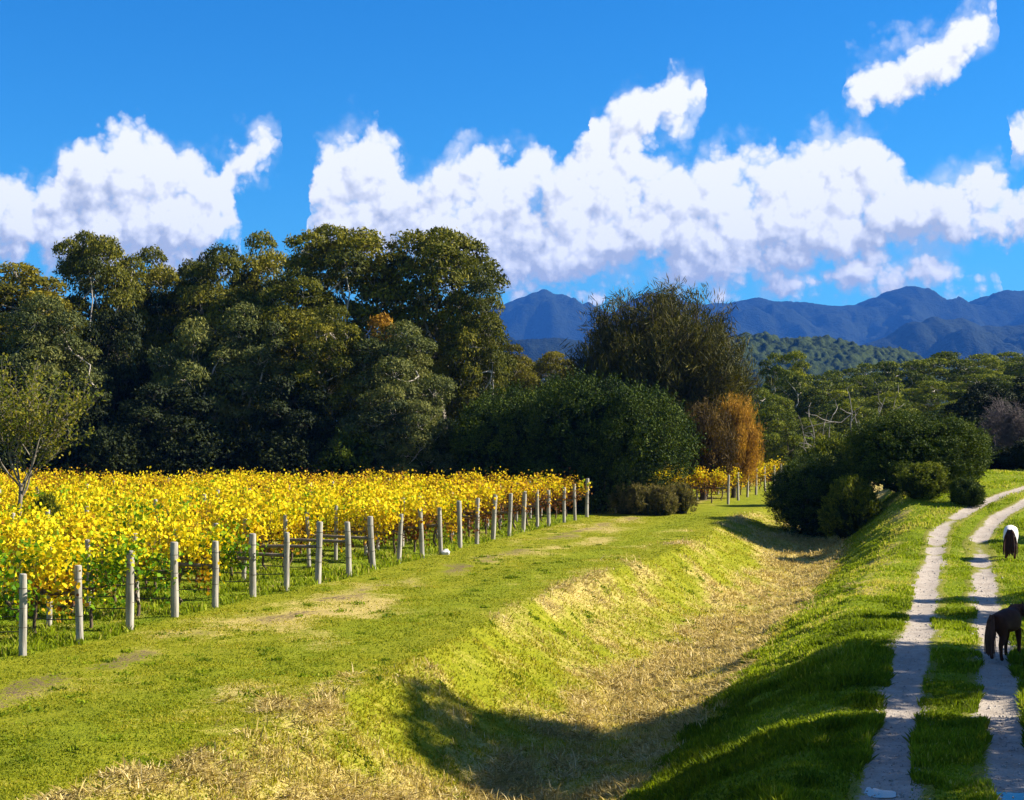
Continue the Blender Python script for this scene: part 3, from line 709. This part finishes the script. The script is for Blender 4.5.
def bare_bush(seed, h, w, n):
    r = np.random.default_rng(seed); mb = MB()
    for _ in range(7):
        s0 = np.array([r.normal() * .15, r.normal() * .15, -.1]); a = r.uniform(0, 6.28)
        e = np.array([np.cos(a) * w * .3, np.sin(a) * w * .3, h * r.uniform(.5, .7)]); p = curve(s0, e, .1, r, 7)
        tube(mb, p, np.linspace(.05, .025, 7), 5)
        for _ in range(n):
            b = p[r.integers(3, 7)]; d = unit(r.normal(size=3) + np.array([np.cos(a) * .6, np.sin(a) * .6, .9])); ee = b + d * r.uniform(.3, 1) * h * .24
            q = curve(b, ee, .12, r, 5); tube(mb, q, np.linspace(.014, .006, 5), 3, cap=False)
            for _ in range(3):
                c_ = q[r.integers(2, 5)]; tube(mb, curve(c_, c_ + unit(r.normal(size=3) + d) * .4, .1, r, 3), [.008, .006, .004], 3, cap=False)
    return mb
x, Y, z = at(1010, 78); o = bare_bush(61, 3.9, 1.7, 130).build('bare_bush', M_twigs, smooth=True); o.location = (x, Y, z)
tag(o, 'leafless pinkish-grey bush glowing before the dark thicket', 'bush')
for (px, Y, h, sd, lab) in ((828, 106, 5.2, 3, 'dead grey tree with two long slanting bare limbs'), (866, 114, 7.6, 5, 'dead pale tree with upright bare stems')):
    r = np.random.default_rng(sd); mb = MB(); x, _, z = at(px, Y)
    for k in range(5):
        e = np.array([r.uniform(-2.2, 3.), r.normal() * .8, h * r.uniform(.6, 1)]); p = curve((0, 0, -.2), e, .07, r, 8); tube(mb, p, np.linspace(.07, .02, 8), 6)
        for _ in range(4):
            b = p[r.integers(3, 8)]; tube(mb, curve(b, b + np.array([r.normal() * .8, r.normal() * .5, r.uniform(.3, 1.2)]), .1, r, 5), np.linspace(.04, .015, 5), 4)
    o = mb.build('dead_tree', M_deadwood, smooth=True); o.location = (x, Y, z); tag(o, lab, 'tree')

# ------------------------------------------------------------------ the thin tree among the vines
def thin_tree(seed, H, Wd):
    r = np.random.default_rng(seed); wood = MB(); lf = MB(); tips = []
    def grow(p, d, L, rad, lev):
        k = 5; pts = [p]
        for i in range(k):
            d = unit(d + r.normal(size=3) * .10 + np.array([0, 0, .05])); pts.append(pts[-1] + d * L / k)
        tube(wood, np.array(pts), np.linspace(rad, rad * .6, k + 1), 6 if lev < 2 else 4, cap=False)
        if lev >= 2: tips.append((np.array(pts), d))
        if lev < 4:
            for i in range(3 if lev < 3 else 2):
                j = r.integers(2, k + 1); a = r.uniform(0, 6.28)
                nd = unit(d + np.array([np.cos(a), np.sin(a), r.uniform(-.15, .35)]) * (.75 if lev < 2 else .6))
                grow(pts[j], nd, L * r.uniform(.62, .8), rad * .55, lev + 1)
            if lev > 0: grow(pts[-1], unit(d + r.normal(size=3) * .15), L * .75, rad * .6, lev + 1)
    tr = curve((0, 0, -.2), (.25, 0, H * .36), .03, r, 6); tube(wood, tr, np.linspace(.075, .055, 6), 8)
    for a in np.linspace(0, 6.28, 7)[:-1]:
        grow(tr[-1] - np.array([0, 0, r.uniform(0, .5)]), unit(np.array([np.cos(a + r.normal() * .2) * .6, np.sin(a) * .6, r.uniform(.35, 1.5)])), H * .235, .032, 1)
    for pts, d in tips:
        n = 12; i = r.integers(0, 5, n); f = r.random(n)[:, None]
        pos = pts[i] * (1 - f) + pts[i + 1] * f + r.normal(size=(n, 3)) * .09
        leaves(lf, pos, rvec(r, n) + np.array([0, 0, -.3]), rvec(r, n), r.uniform(.1, .17, n), r.uniform(.05, .085, n), np.clip(.5 + r.normal(size=n) * .25, 0, 1))
    allp = np.concatenate(wood.V); 
    return (wood.mesh('trunk', M_greybark, True), lf.mesh('crown', M_decid)), (allp[:, 2].max(), np.ptp(allp[:, 0]))
tt, dimt = thin_tree(71, 7., 6.)
place('thin_tree', 'slender sparse-leaved tree with bare limbs standing among the yellow vines', 'tree', tt, 24, 46, 350, 128, None, 2.2, None, dimt)
shrub('small green bush at the thin tree\'s foot among the vines', sh_bright, 44, 45.2, D3, 492, 40, None, 1.)

# ------------------------------------------------------------------ vineyard
ORD = 'first second third fourth fifth sixth seventh eighth ninth tenth eleventh twelfth thirteenth fourteenth fifteenth sixteenth seventeenth eighteenth nineteenth twentieth twenty-first twenty-second twenty-third twenty-fourth'.split()
RD = np.array([-.957, .290])                         # direction of a row, away from the headland
post_px = [23, 80, 130, 175, 215, 253, 286, 318, 349, 373, 399, 422, 441, 460, 477, 493, 509, 523, 537, 549, 564, 575, 587]
U0 = -17.15
def head_pt(px):                                     # where the ray through a column meets the headland line
    Y = -U0 / (SL - (px - 512) / F); return (px - 512) / F * Y, Y
heads = [head_pt(p) for p in post_px]
def post_mesh(h, rad, seed, n=10):
    r = np.random.default_rng(seed); mb = MB()
    p = np.stack([np.cumsum(r.normal(size=7) * .004), np.cumsum(r.normal(size=7) * .004), np.linspace(-.3, h, 7)], 1)
    rr = rad * (1 + r.normal(size=7) * .03); tube(mb, p, rr, n); 
    tube(mb, [(p[-1][0], p[-1][1], h - .002), (p[-1][0], p[-1][1], h + .012)], [rr[-1] * .96, rr[-1] * .8], n)
    return mb
PM = [post_mesh(1.56, .078, 80 + i).mesh('end_post', M_post, True) for i in range(4)]
IM = [post_mesh(1.66, .06, 90 + i).mesh('inner_post', M_post, True) for i in range(3)]
WB = MB(); tube(WB, np.array([(math.cos(a) * .081, math.sin(a) * .081, 0) for a in np.linspace(0, 2 * math.pi, 15)]), .005, 4)
WM = WB.mesh('wire_tie', M_darkbark)
RB = MB(); tube(RB, [(0, 0, 0), (.5, 0, .004), (1, 0, 0)], .045, 8); RM = RB.mesh('brace_rail', M_rail, True)
GE = 'timber end posts along the headland'
ang = math.atan2(RD[1], RD[0])
pr = random.Random(4)
special = {0: 'weathered end post nearest the camera at the vineyard\'s front corner', 22: 'tall pale last end post standing against the huge dark bush', 12: 'grey end post with a white stone at its foot'}
for i, (hx, hy) in enumerate(heads):
    lab = special.get(i, 'grey timber end post, %s from the front corner of the vineyard' % ORD[i])
    t = thing('trellis_end', lab, 'trellis end', (hx, hy, float(gz(hx, hy))), 0, GE)
    p = obj('end_post', PM[i % 4], t); p.rotation_euler = (pr.uniform(-.04, .04), pr.uniform(-.045, .045), pr.uniform(0, 6)); wsc = pr.uniform(.88, 1.1); p.scale = (wsc, wsc, 1.12 if i == 22 else pr.uniform(.95, 1.05))
    for wz in (.55, .92, 1.3): obj('wire_tie', WM, p).location = (0, 0, wz)
    L = pr.uniform(1.9, 2.3); e = RD * L
    q = obj('inner_post', IM[i % 3], t); q.location = (e[0], e[1], float(gz(hx + e[0], hy + e[1]) - gz(hx, hy))); q.rotation_euler = (pr.uniform(-.03, .03), pr.uniform(-.03, .03), pr.uniform(0, 6))
    if i not in (0, 2, 13, 19):
        b = obj('brace_rail', RM, t); b.location = (RD[0] * .07, RD[1] * .07, .93 + pr.uniform(-.05, .05)); b.rotation_euler = (0, pr.uniform(-.03, .03), ang); b.scale = (L - .12, 1, 1)

def vine_mesh(seed, Lr=1.75, n=860, tint=.5, sp=.2):
    r = np.random.default_rng(seed); wood = MB(); lf = MB()
    tube(wood, curve((0, 0, -.1), (r.normal() * .06, r.normal() * .04, .86), .05, r, 7), np.linspace(.04, .028, 7), 7)
    for s in (-1, 1):
        arm = curve((0, 0, .84), (s * Lr * .48, r.normal() * .03, .9 + r.normal() * .03), .04, r, 6); tube(wood, arm, np.linspace(.027, .015, 6), 6)
        for k in range(7):
            b = arm[r.integers(0, 6)]; top = b + np.array([r.normal() * .16, r.normal() * .2, r.uniform(.45, .95)])
            tube(wood, curve(b, top, .06, r, 5), np.linspace(.008, .004, 5), 4, cap=False)
    cl_ = [np.array([r.uniform(-.5, .5) * Lr, r.normal() * .13, r.uniform(.9, 1.7)]) for _ in range(17)]
    cl_ += [np.array([r.uniform(-.5, .5) * Lr, r.normal() * .22, r.uniform(.6, .95)]) for _ in range(3)]
    for c in cl_:
        m = n // len(cl_); pos = c + r.normal(size=(m, 3)) * np.array([.17, .13, .16])
        nr = unit(r.normal(size=(m, 3)) * .9 + np.array([.3, -.1, .4])); ax = unit(r.normal(size=(m, 3)) + np.array([0, 0, -.6]))
        S = r.uniform(.055, .115, m)
        a_ = np.clip(tint + r.normal() * sp * .6 + r.normal(size=m) * sp + (1.0 if tint > .5 else .5 if tint > .3 else -.05) * np.clip(1.45 - pos[:, 2], 0, 1), 0, 1)  # lower leaves browner, the shade between rows partly put into that brown
        # five-cornered leaves
        ax = unit(ax); sd = unit(np.cross(ax, nr)); up = np.cross(sd, ax); S1 = S[:, None]
        V = np.stack([pos - ax * S1 * .45, pos - ax * S1 * .2 + sd * S1 * .5 - up * S1 * .08, pos + ax * S1 * .25 + sd * S1 * .38 + up * S1 * .05, pos + ax * S1 * .55 - up * S1 * .1, pos + ax * S1 * .25 - sd * S1 * .38 + up * S1 * .05, pos - ax * S1 * .2 - sd * S1 * .5 - up * S1 * .08], 1)
        lf.add(V.reshape(-1, 3), np.arange(m * 6).reshape(-1, 6), np.repeat(a_, 6))
    return (wood.mesh('vine_trunk', M_vinewood, True), lf.mesh('leaves', M_vine))
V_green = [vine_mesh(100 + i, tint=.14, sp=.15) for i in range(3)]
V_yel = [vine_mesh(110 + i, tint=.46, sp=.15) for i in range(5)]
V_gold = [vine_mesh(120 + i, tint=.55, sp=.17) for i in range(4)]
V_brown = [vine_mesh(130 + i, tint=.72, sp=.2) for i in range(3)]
GV = 'grape vines of the near vineyard'
nv = 0
def vine(x, y, meshes, label, group, rz):
    t = thing('grape_vine', label, 'grape vine', (x, y, float(gz(x, y))), rz, group, (1, pr.uniform(.9, 1.15), pr.uniform(.93, 1.08)))
    obj('vine_trunk', meshes[0], t); obj('leaves', meshes[1], t); return t
mid_posts = []
for i, (hx, hy) in enumerate(heads):
    d = .95; j = 0
    while True:
        x = hx + RD[0] * d; y = hy + RD[1] * d
        if x < -.3413 * y - 1.4 or j > 24: break
        w = pr.random()
        if i < 4: kind = V_green if w < (.72 - .08 * i) else V_yel
        elif i < 12: kind = V_green if w < .08 else (V_yel if w < .72 else V_gold)
        elif i < 18: kind = V_yel if w < .45 else (V_gold if w < .8 else V_brown)
        else: kind = V_gold if w < .4 else V_brown
        if j > 3 and i < 4 and w > .2: kind = V_yel
        if j == 0: lab = 'vine beside the brace rail of the %s end post from the front corner' % ORD[i]
        elif j == 1: lab = 'vine next along the row from the brace of the %s end post' % ORD[i]
        else: lab = 'vine further along the row that ends at the %s end post' % ORD[i]
        if j % 5 == 4: mid_posts.append((x + RD[0] * .8, y + RD[1] * .8, i))
        step = 1.62 if i < 12 else 1.8
        gap = (i in (6, 7, 8, 9) and j == 0)           # open ground behind the middle end posts
        if not gap:
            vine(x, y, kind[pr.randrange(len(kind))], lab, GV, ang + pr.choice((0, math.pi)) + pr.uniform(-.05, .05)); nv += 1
        d += step * pr.uniform(.94, 1.06); j += 1
for (x, y, i) in mid_posts:
    o = obj('trellis_post', IM[pr.randrange(3)]); o.location = (x, y, float(gz(x, y))); o.scale = (1, 1, 1.08)
    tag(o, 'grey post standing in the vines of the row that ends at the %s end post' % ORD[i], 'trellis post', 'posts among the vines')
M_hose = bark_mat('black_hose', (.012, .012, .012), (.03, .03, .03), 10)
for i, (hx, hy) in enumerate(heads[:9]):
    Ln = (hx + .3413 * hy) / (.957 - .3413 * .29 * -1 if False else .957) + 1
    s = np.linspace(0, max(Ln, 2), 14); mb = MB(); X_ = hx + RD[0] * s; Y_ = hy + RD[1] * s
    tube(mb, np.stack([X_, Y_, gz(X_, Y_, False) + .42 - .03 * np.sin(s * 2.3) ** 2], 1), .011, 5)
    tag(mb.build('drip_hose', M_hose), 'thin dark drip hose under the row that ends at the %s end post' % ORD[i], 'hose', 'drip hoses under the vines')

# second vineyard beyond the gap
h2 = [(728,80),(738,83.5),(747,87),(756,90.5),(765,94),(774,98),(781,102)]
GE2 = 'end posts of the second vineyard'; GV2 = 'grape vines of the second vineyard'
for i, (px, Y) in enumerate(h2):
    x, _, z = at(px, Y)
    lab = 'dark nearest end post of the second vineyard' if i == 0 else 'thin end post of the second vineyard, %s from its nearest one' % ORD[i]
    t = thing('trellis_end', lab, 'trellis end', (x, Y, z), 0, GE2); p = obj('end_post', PM[i % 4], t); p.scale = (.9, .9, 1.0); p.rotation_euler = (0, pr.uniform(-.04, .04), 0)
    b = obj('brace_rail', RM, t); b.location = (-.07, .02, .85); b.rotation_euler = (0, 0, ang); b.scale = (2.2, 1, 1)
    q = obj('inner_post', IM[i % 3], t); q.location = (-2.2, .67, 0)
    for j in range(4):
        vx = x - .957 * (.9 + 1.5 * j); vy = Y + .29 * (.9 + 1.5 * j)
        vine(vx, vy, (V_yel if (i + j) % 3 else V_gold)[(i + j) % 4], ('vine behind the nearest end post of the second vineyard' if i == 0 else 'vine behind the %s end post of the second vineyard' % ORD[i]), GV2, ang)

# ------------------------------------------------------------------ small things on the headland
x, Y, z = at(446, 50.0)
r = np.random.default_rng(9); bm = bmesh.new(); bmesh.ops.create_icosphere(bm, subdivisions=3, radius=.17)
for v in bm.verts: v.co *= 1 + .18 * math.sin(v.co.x * 19 + 1) * math.cos(v.co.y * 16) + .06 * math.sin(v.co.z * 40); v.co.z *= .62
me = bpy.data.meshes.new('stone'); bm.to_mesh(me); bm.free(); me.materials.append(bark_mat('white_stone', (.5, .49, .46), (.75, .74, .72), 12, 1))
for p_ in me.polygons: p_.use_smooth = True
hx, hy = heads[12]
o = obj('stone', me); o.location = (hx + .16, hy - .34, float(gz(hx + .16, hy - .34)) + .06); tag(o, 'white rounded stone lying at the foot of a grey end post', 'stone')
x, Y, z = at(616, 71.5)
t = thing('signpost', 'small timber post with an arrow-ended board before the huge dark bush', 'sign', (x, Y, z))
obj('post', post_mesh(.86, .05, 5).mesh('post', M_post, True), t)
mb = MB(); V = np.array([(-.30,0,.03),(-.18,0,.12),(.24,0,.12),(.24,0,-.12),(-.18,0,-.12),(-.30,0,-.03)]); VV = np.concatenate([V + (0,-.02,0), V + (0,.02,0)])
mb.add(VV, [(0,1,2,3,4,5)]); mb.add(VV, [(11,10,9,8,7,6)]); mb.add(VV, [(i, i+6, (i+1) % 6 + 6, (i+1) % 6) for i in range(6)])
o = mb.build('board', M_post, t); o.location = (-.02, -.075, .80)
x, Y, z = at(1010, 74); o = post_mesh(.9, .035, 8).build('fence_stake', M_post, smooth=True); o.location = (x, Y, z); tag(o, 'thin lone stake on the grass below the dark thicket', 'stake')
# dry shed branch hanging in the gum
x = (384 - 512) / F * 82
mb = MB(); r = np.random.default_rng(22); clump_leaves(mb, r, np.array([0, 0, 0.]), (.7, .5, .75), 320, .3, .1, .5, .5, .45, .4)
o = mb.build('dead_branch', M_rust); o.location = (x, 80.2, zpix(328, 80.2)); tag(o, 'rust-orange dead branch hanging in the crown of the gums', 'branch')

# ------------------------------------------------------------------ trees right of the frame, whose shade falls over the track and the swale
GS = 'trees beside the track that throw the long shadows'
for (px_x, Y, H_, Wd_, k, lab) in [(16.6, 26.8, 11.6, 7.0, 'a', 'tall gum beside the track, its shadow reaching into the swale'), (12.6, 20.4, 8.4, 5.0, 'c', 'leafy gum beside the puddles, its shadow on the near bank'), (11.6, 17.6, 6.6, 3.4, 'e', 'thin gum closest to the camera beside the track'), (16.6, 36.5, 4.6, 2.2, 'e', 'small gum beside the dark pony'), (16.0, 33.4, 5.4, 2.4, 'e', 'slim gum between the dark pony and the tall gum'), (23.0, 51.6, 4.2, 3.0, 'e', 'small gum beside the far pony')]:
    o = thing('gum_tree', lab, 'tree', (px_x, Y, float(gz(px_x, Y)) - .05), Y, GS, (Wd_ / 8, Wd_ / 8, H_ / 15))
    obj('trunk', gum[k][0], o); obj('crown', gum[k][1], o)

# ------------------------------------------------------------------ ponies
def skin(name, verts, edges, rad, mat, parent, sub=2):
    me = bpy.data.meshes.new(name); me.from_pydata(verts, edges, []); o = obj(name, me)
    md = o.modifiers.new('skin', 'SKIN')
    for i, v in enumerate(me.skin_vertices[0].data):
        rr = rad[i]; v.radius = (rr, rr) if np.isscalar(rr) else rr; v.use_root = (i == 0)
    s = o.modifiers.new('sub', 'SUBSURF'); s.levels = sub; s.render_levels = sub
    dg = bpy.context.evaluated_depsgraph_get(); dg.update()
    m2 = bpy.data.meshes.new_from_object(o.evaluated_get(dg)); m2.name = name
    bpy.data.objects.remove(o); m2.materials.clear(); m2.materials.append(mat)
    for p_ in m2.polygons: p_.use_smooth = True
    return obj(name, m2, parent)
def coat(name, c1, c2, white=None):
    m, T, out = base_mat(name); tcn = T.new('ShaderNodeTexCoord'); n = T.noise(tcn.outputs['Object'], 6., 4., .6)
    c = T.ramp(n, [(.3, c1), (.7, c2)])
    if white:
        s = T.new('ShaderNodeSeparateXYZ'); T.put(s.inputs[0], tcn.outputs['Object'])
        f = T.math('ADD', s.outputs[2], T.math('MULTIPLY_ADD', n, .25, -.12))
        c = T.mix(T.mapr(f, white[0], white[1]), c, (.68, .66, .62, 1))
    T.l.new(pbsdf(T, c, .7, .06), out.inputs[0]); return m
def pony(label, loc, rz, mbody, mhair, graze, s=1.0, group=None, tw=1.0):
    """local +X is forward; hind hooves at x about -.33; back 0.93 m"""
    t = thing('pony', label, 'pony', loc, rz, group, (s, s, s))
    V = []; E = []; Rr = []
    def add(p, r, par=None):
        V.append(p); Rr.append(r)
        if par is not None: E.append((par, len(V) - 1))
        return len(V) - 1
    pel = add((-.30, 0, .72), (.20, .215)); loin = add((-.08, 0, .69), (.205, .22), pel); chest = add((.18, 0, .70), (.195, .23), loin); sho = add((.34, 0, .74), (.15, .19), chest)
    but = add((-.44, 0, .70), (.13, .15), pel)
    if graze == 'level': nk = [((.48, 0, .82), .125), ((.62, 0, .83), .105), ((.76, 0, .82), .09)]; hd = [((.86, 0, .80), .09), ((.96, 0, .70), .065), ((1.02, 0, .62), .055)]
    elif graze: nk = [((.52, 0, .70), .12), ((.68, 0, .52), .10), ((.76, 0, .34), .085)]; hd = [((.78, 0, .24), .095), ((.80, 0, .12), .065), ((.80, 0, .05), .052)]
    else: nk = [((.46, 0, .88), .125), ((.58, 0, 1.02), .105), ((.66, 0, 1.12), .09)]; hd = [((.74, 0, 1.12), .095), ((.86, 0, 1.02), .065), ((.94, 0, .95), .055)]
    p = sho
    for q, r_ in nk + hd: p = add(q, r_, p)
    for sgn, k in ((-1, 0), (1, 1)):
        dx = (-.03, .05)[k]
        th = add((-.36, sgn * .10, .58), (.12, .10), pel); st = add((-.30 + dx * .3, sgn * .115, .45), .078, th)
        ho = add((-.40 + dx, sgn * .115, .30), .046, st); ca = add((-.385 + dx, sgn * .115, .14), .030, ho); fe = add((-.365 + dx, sgn * .115, .07), .034, ca); add((-.335 + dx, sgn * .115, .015), .040, fe)
        sh_ = add((.29, sgn * .10, .56), (.09, .075), chest); el_ = add((.27, sgn * .11, .44), .06, sh_); kn = add((.28 - dx, sgn * .11, .27), .042, el_); cb = add((.275 - dx, sgn * .11, .13), .029, kn); pf = add((.285 - dx, sgn * .11, .07), .034, cb); add((.305 - dx, sgn * .11, .015), .040, pf)
    body = skin('body', V, E, Rr, mbody, t)
    mz = hd[0][0]
    for sgn in (-1, 1):
        eb = MB(); tube(eb, [(mz[0] - .03, sgn * .05, mz[2] + .07), (mz[0] - .04, sgn * .065, mz[2] + .12), (mz[0] - .035, sgn * .07, mz[2] + .17)], [.03, .026, .006], 6); eb.build('ear', mbody, t, True)
        ey = MB(); tube(ey, [(mz[0] + .03, sgn * .078, mz[2] + .015), (mz[0] + .03, sgn * .092, mz[2] + .015)], [.018, .008], 8); ey.build('eye', M_hose, t, True)
    # tail: a sheaf of hair strands down to the hocks
    r = np.random.default_rng(5); tb = MB()
    for _ in range(90):
        a = r.normal(size=2) * .5; p0 = np.array([-.54, a[1] * .03 * tw, .82 + r.normal() * .015]); e = np.array([-.60 + a[0] * .05, a[1] * .09 * tw, .10 + r.uniform(0, .22)])
        c = np.array([-.66 + a[0] * .03, a[1] * .07 * tw * 1.3, .62]); tt_ = np.linspace(0, 1, 6)[:, None]; q = (1 - tt_) ** 2 * p0 + 2 * tt_ * (1 - tt_) * c + tt_ ** 2 * e
        tube(tb, q, np.linspace(.014, .008, 6), 4, r.random(), cap=False)
    tb.build('tail', mhair, t, True)
    mb_ = MB(); path = np.array([sho_p for sho_p in [(.34, 0, .90)] + [(q[0] - .05, 0, q[2] + r_ * 1.05) for q, r_ in nk]])
    for _ in range(110):
        k = r.uniform(0, len(path) - 1.01); i0 = int(k); b = path[i0] * (1 - k + i0) + path[i0 + 1] * (k - i0); sg = r.choice((-1, 1))
        e = b + np.array([-.03 + r.normal() * .03, sg * (.13 + r.normal() * .02), -.17 + r.normal() * .04]); m_ = (b + e) / 2 + np.array([0, sg * .03, .05])
        tube(mb_, np.array([b, m_, e]), [.012, .011, .005], 4, r.random(), cap=False)
    mb_.build('mane', mhair, t, True)
    return t
C_dark = coat('dark_brown_coat', (.035, .014, .009), (.075, .028, .016)); H_dark = bark_mat('dark_tail_hair', (.06, .025, .016), (.13, .055, .035), 20, .2)
C_pinto = coat('brown_and_white_coat', (.03, .012, .008), (.06, .022, .014), (.30, .55)); H_brown = bark_mat('brown_tail_hair', (.03, .012, .010), (.06, .025, .018), 20, .2)
x, Y, z = at(1003, 26.6)
pony('dark brown pony seen from its rear left, standing on the sandy wheel track', (x + .12, Y + .22, z + .03), math.atan2(.72, .70), C_dark, H_dark, 'level', .98)
x, Y, z = at(1015, 46.8)
pony('brown and white pony turned away on the sunny track verge', (x, Y + .4, z + .02), R(70), C_pinto, H_brown, True, 1.12, None, 2.0)

# ------------------------------------------------------------------ grass
def in_view(x, Y, m=.6): return (np.abs(x) < .3413 * Y + m) & (Y > 16.0)
def blades(name, n, sampler, hfun, mat, lean=.5, wmul=1.0, flat=False, seed=0):
    r = np.random.default_rng(seed); x, Y = sampler(r, n); k = in_view(x, Y); x, Y = x[k], Y[k]
    h, vv, keep = hfun(x, Y, r); x, Y, h, vv = x[keep], Y[keep], h[keep], vv[keep]; n = len(x); z = gz(x, Y)
    a = r.uniform(0, 2 * np.pi, n); ln = np.abs(r.normal(size=n)) * lean
    d = np.stack([np.cos(a) * ln, np.sin(a) * ln, np.ones(n) * (.12 if flat else 1)], 1); d = unit(d) * h[:, None]
    w = (.0055 + .00022 * Y) * wmul * r.uniform(.7, 1.4, n); sd = np.stack([-np.sin(a + r.normal(size=n)), np.cos(a), np.zeros(n)], 1); sd = unit(sd) * w[:, None]
    p = np.stack([x, Y, z - .01 + (.02 if flat else 0)], 1)
    V = np.stack([p - sd, p + sd, p + d * .6 + sd * .7 , p + d * np.array([1.25, 1.25, .92]), p + d * .6 - sd * .7], 1)
    mb = MB(); mb.add(V.reshape(-1, 3), np.arange(n * 5).reshape(-1, 5), np.repeat(vv, 5))
    o = mb.build(name, mat); tag(o, kind='stuff'); return o
def persp(u0, u1, y0, y1, pw=1.0):
    def f(r, n):                                  # denser near the camera
        q = r.random(n); Y = 1 / (1 / y0 + q * (1 / y1 - 1 / y0)); u = r.uniform(u0, u1, n); return u + SL * Y, Y
    return f
M_grass = leaf_mat('green_grass', [(0, (.09, .125, .008)), (.4, (.20, .218, .010)), (.75, (.33, .29, .022)), (1, (.48, .39, .13))], .35, (1.2, 1.2, .5), jitter=0)
M_lush = leaf_mat('lush_grass', [(0, (.045, .08, .005)), (.5, (.145, .19, .008)), (.85, (.28, .34, .012)), (1, (.46, .40, .10))], .35, (1.2, 1.25, .5), jitter=0)
M_straw = leaf_mat('dry_grass', [(0, (.26, .20, .05)), (.5, (.48, .38, .12)), (1, (.72, .60, .32))], .2, (1.1, 1.0, .8), jitter=0)
def h_lawn(x, Y, r):
    u = x - SL * Y; s, d, l = zones(x, Y); n = fbm(x * 1.5, Y * 1.5, 3)
    keep = (r.random(len(x)) > d * 1.3) & (r.random(len(x)) < .45 + 1.1 * smooth(.35, .6, n))
    vv = np.clip(.26 + .75 * s - .22 * l + (n - .5) * .7 + r.normal(size=len(x)) * .14 + .12 * (u > -10), 0, 1)
    return r.uniform(.018, .045, len(x)) * (1 + 1.0 * smooth(-10.4, -9.2, u)) * (.7 + .6 * n), vv, keep
blades('grass', 420000, persp(-24, -4.2, 16, 72), h_lawn, M_grass, .8, 1.0, seed=1)
def h_bank(x, Y, r):
    u = x - SL * Y; n = fbm(x * 1.1 + 40, Y * 1.1, 3); cu = u - track_u(Y)
    rut = (np.abs(np.abs(cu) - .75) < .16 + .24 * fbm(x * 1.3, Y * .9 + 30, 3)); keep = ~rut & (r.random(len(x)) < .35 + 1.2 * smooth(.35, .6, n))
    h = (.045 + (.15 - .08 * smooth(22, 40, Y)) * smooth(.4, .72, n)) * r.uniform(.6, 1.3, len(x)) * (1 - .35 * np.exp(-((cu) / .4) ** 2))
    vv = np.clip(.5 + .2 * smooth(24, 42, Y) + (fbm(x * .7, Y * .5 + 90, 3) - .5) * 1.1 + r.normal(size=len(x)) * .16 + .25 * np.exp(-((u + 2.4) / .6) ** 2) * smooth(28, 45, Y), 0, 1)  # far bank's sunlit look put into a lighter blade tone; crest drier
    return h, vv, keep
blades('grass', 360000, persp(-4.8, 5.5, 16, 72), h_bank, M_lush, .45, 1.15, seed=2)
def h_vy(x, Y, r):
    n = fbm(x * 1.6 + 11, Y * 1.6, 3); keep = r.random(len(x)) < .2 + 1.3 * smooth(.42, .62, n)
    return (.04 + .17 * smooth(.42, .72, n)) * r.uniform(.6, 1.2, len(x)), np.clip(.45 + r.normal(size=len(x)) * .2 + (n - .5), 0, 1), keep
blades('grass', 200000, persp(-34, -17.0, 20, 66), h_vy, M_lush, .45, 1.2, seed=3)
def h_weed(x, Y, r):
    n = len(x); k = 34; i0 = (np.arange(n) // k) * k; cx, cy = x[i0].copy(), Y[i0].copy()
    x[:] = cx + r.normal(size=n) * (.05 + .10 * (i0 * 3 % 5) / 5); Y[:] = cy + r.normal(size=n) * (.05 + .10 * (i0 * 3 % 5) / 5)
    return r.uniform(.03, .085, n) * (.5 + .8 * (i0 * 5 % 7) / 7), np.clip(.30 + .1 * r.normal(size=n) + .35 * (i0 * 7 % 11) / 11, 0, 1), np.ones(n, bool)
blades('weeds', 34 * 420, persp(-16.5, -2.2, 16.5, 60), h_weed, M_lush, .9, 1.7, seed=8)
def gravel():
    r = np.random.default_rng(12); n = 1500; q = r.random(n); Y = 1 / (1 / 16.5 + q * (1 / 60 - 1 / 16.5)); c = r.choice((-.75, .75), n)
    u = track_u(Y) + c + r.normal(size=n) * .2; x = u + SL * Y; s_ = r.uniform(.008, .02, n) * r.choice((1, 1, 1, 1.9), n); z = gz(x, Y) + .018
    o6 = np.array([(1,0,0),(0,1,0),(-1,0,0),(0,-1,0),(0,0,.8),(0,0,-.6)]); T8 = np.array([(0,1,4),(1,2,4),(2,3,4),(3,0,4),(1,0,5),(2,1,5),(3,2,5),(0,3,5)])
    V = np.stack([x, Y, z], 1)[:, None] + o6[None] * s_[:, None, None] * r.uniform(.6, 1.3, (n, 6, 3))
    mb = MB(); mb.add(V.reshape(-1, 3), (np.arange(n)[:, None, None] * 6 + T8[None]).reshape(-1, 3)); tag(mb.build('gravel', bark_mat('loose_gravel', (.16, .14, .12), (.5, .47, .43), 30, 1)), kind='stuff')
gravel()
def h_straw(x, Y, r):
    s, d, l = zones(x, Y); n = fbm(x * 2.2 + 5, Y * 1.2, 3)
    keep = r.random(len(x)) < np.clip((s - .42) * 2.2, 0, 1) * smooth(.36, .6, n)
    return r.uniform(.08, .26, len(x)), np.clip(.5 + r.normal(size=len(x)) * .25, 0, 1), keep
blades('dry_grass', 420000, persp(-11.2, -2.8, 16, 74), h_straw, M_straw, 1.4, .8, True, seed=4)
def h_straw2(x, Y, r):
    s, d, l = zones(x, Y); n = fbm(x * 1.5 + 75, Y * 1.5, 3); keep = r.random(len(x)) < np.clip((s - .3) * 1.6, 0, 1) * smooth(.45, .7, n)
    return r.uniform(.06, .16, len(x)), np.clip(.45 + r.normal(size=len(x)) * .25, 0, 1), keep
blades('dry_grass', 200000, persp(-11, -3.6, 16, 74), h_straw2, M_straw, .7, .8, seed=5)
print('vines', nv)
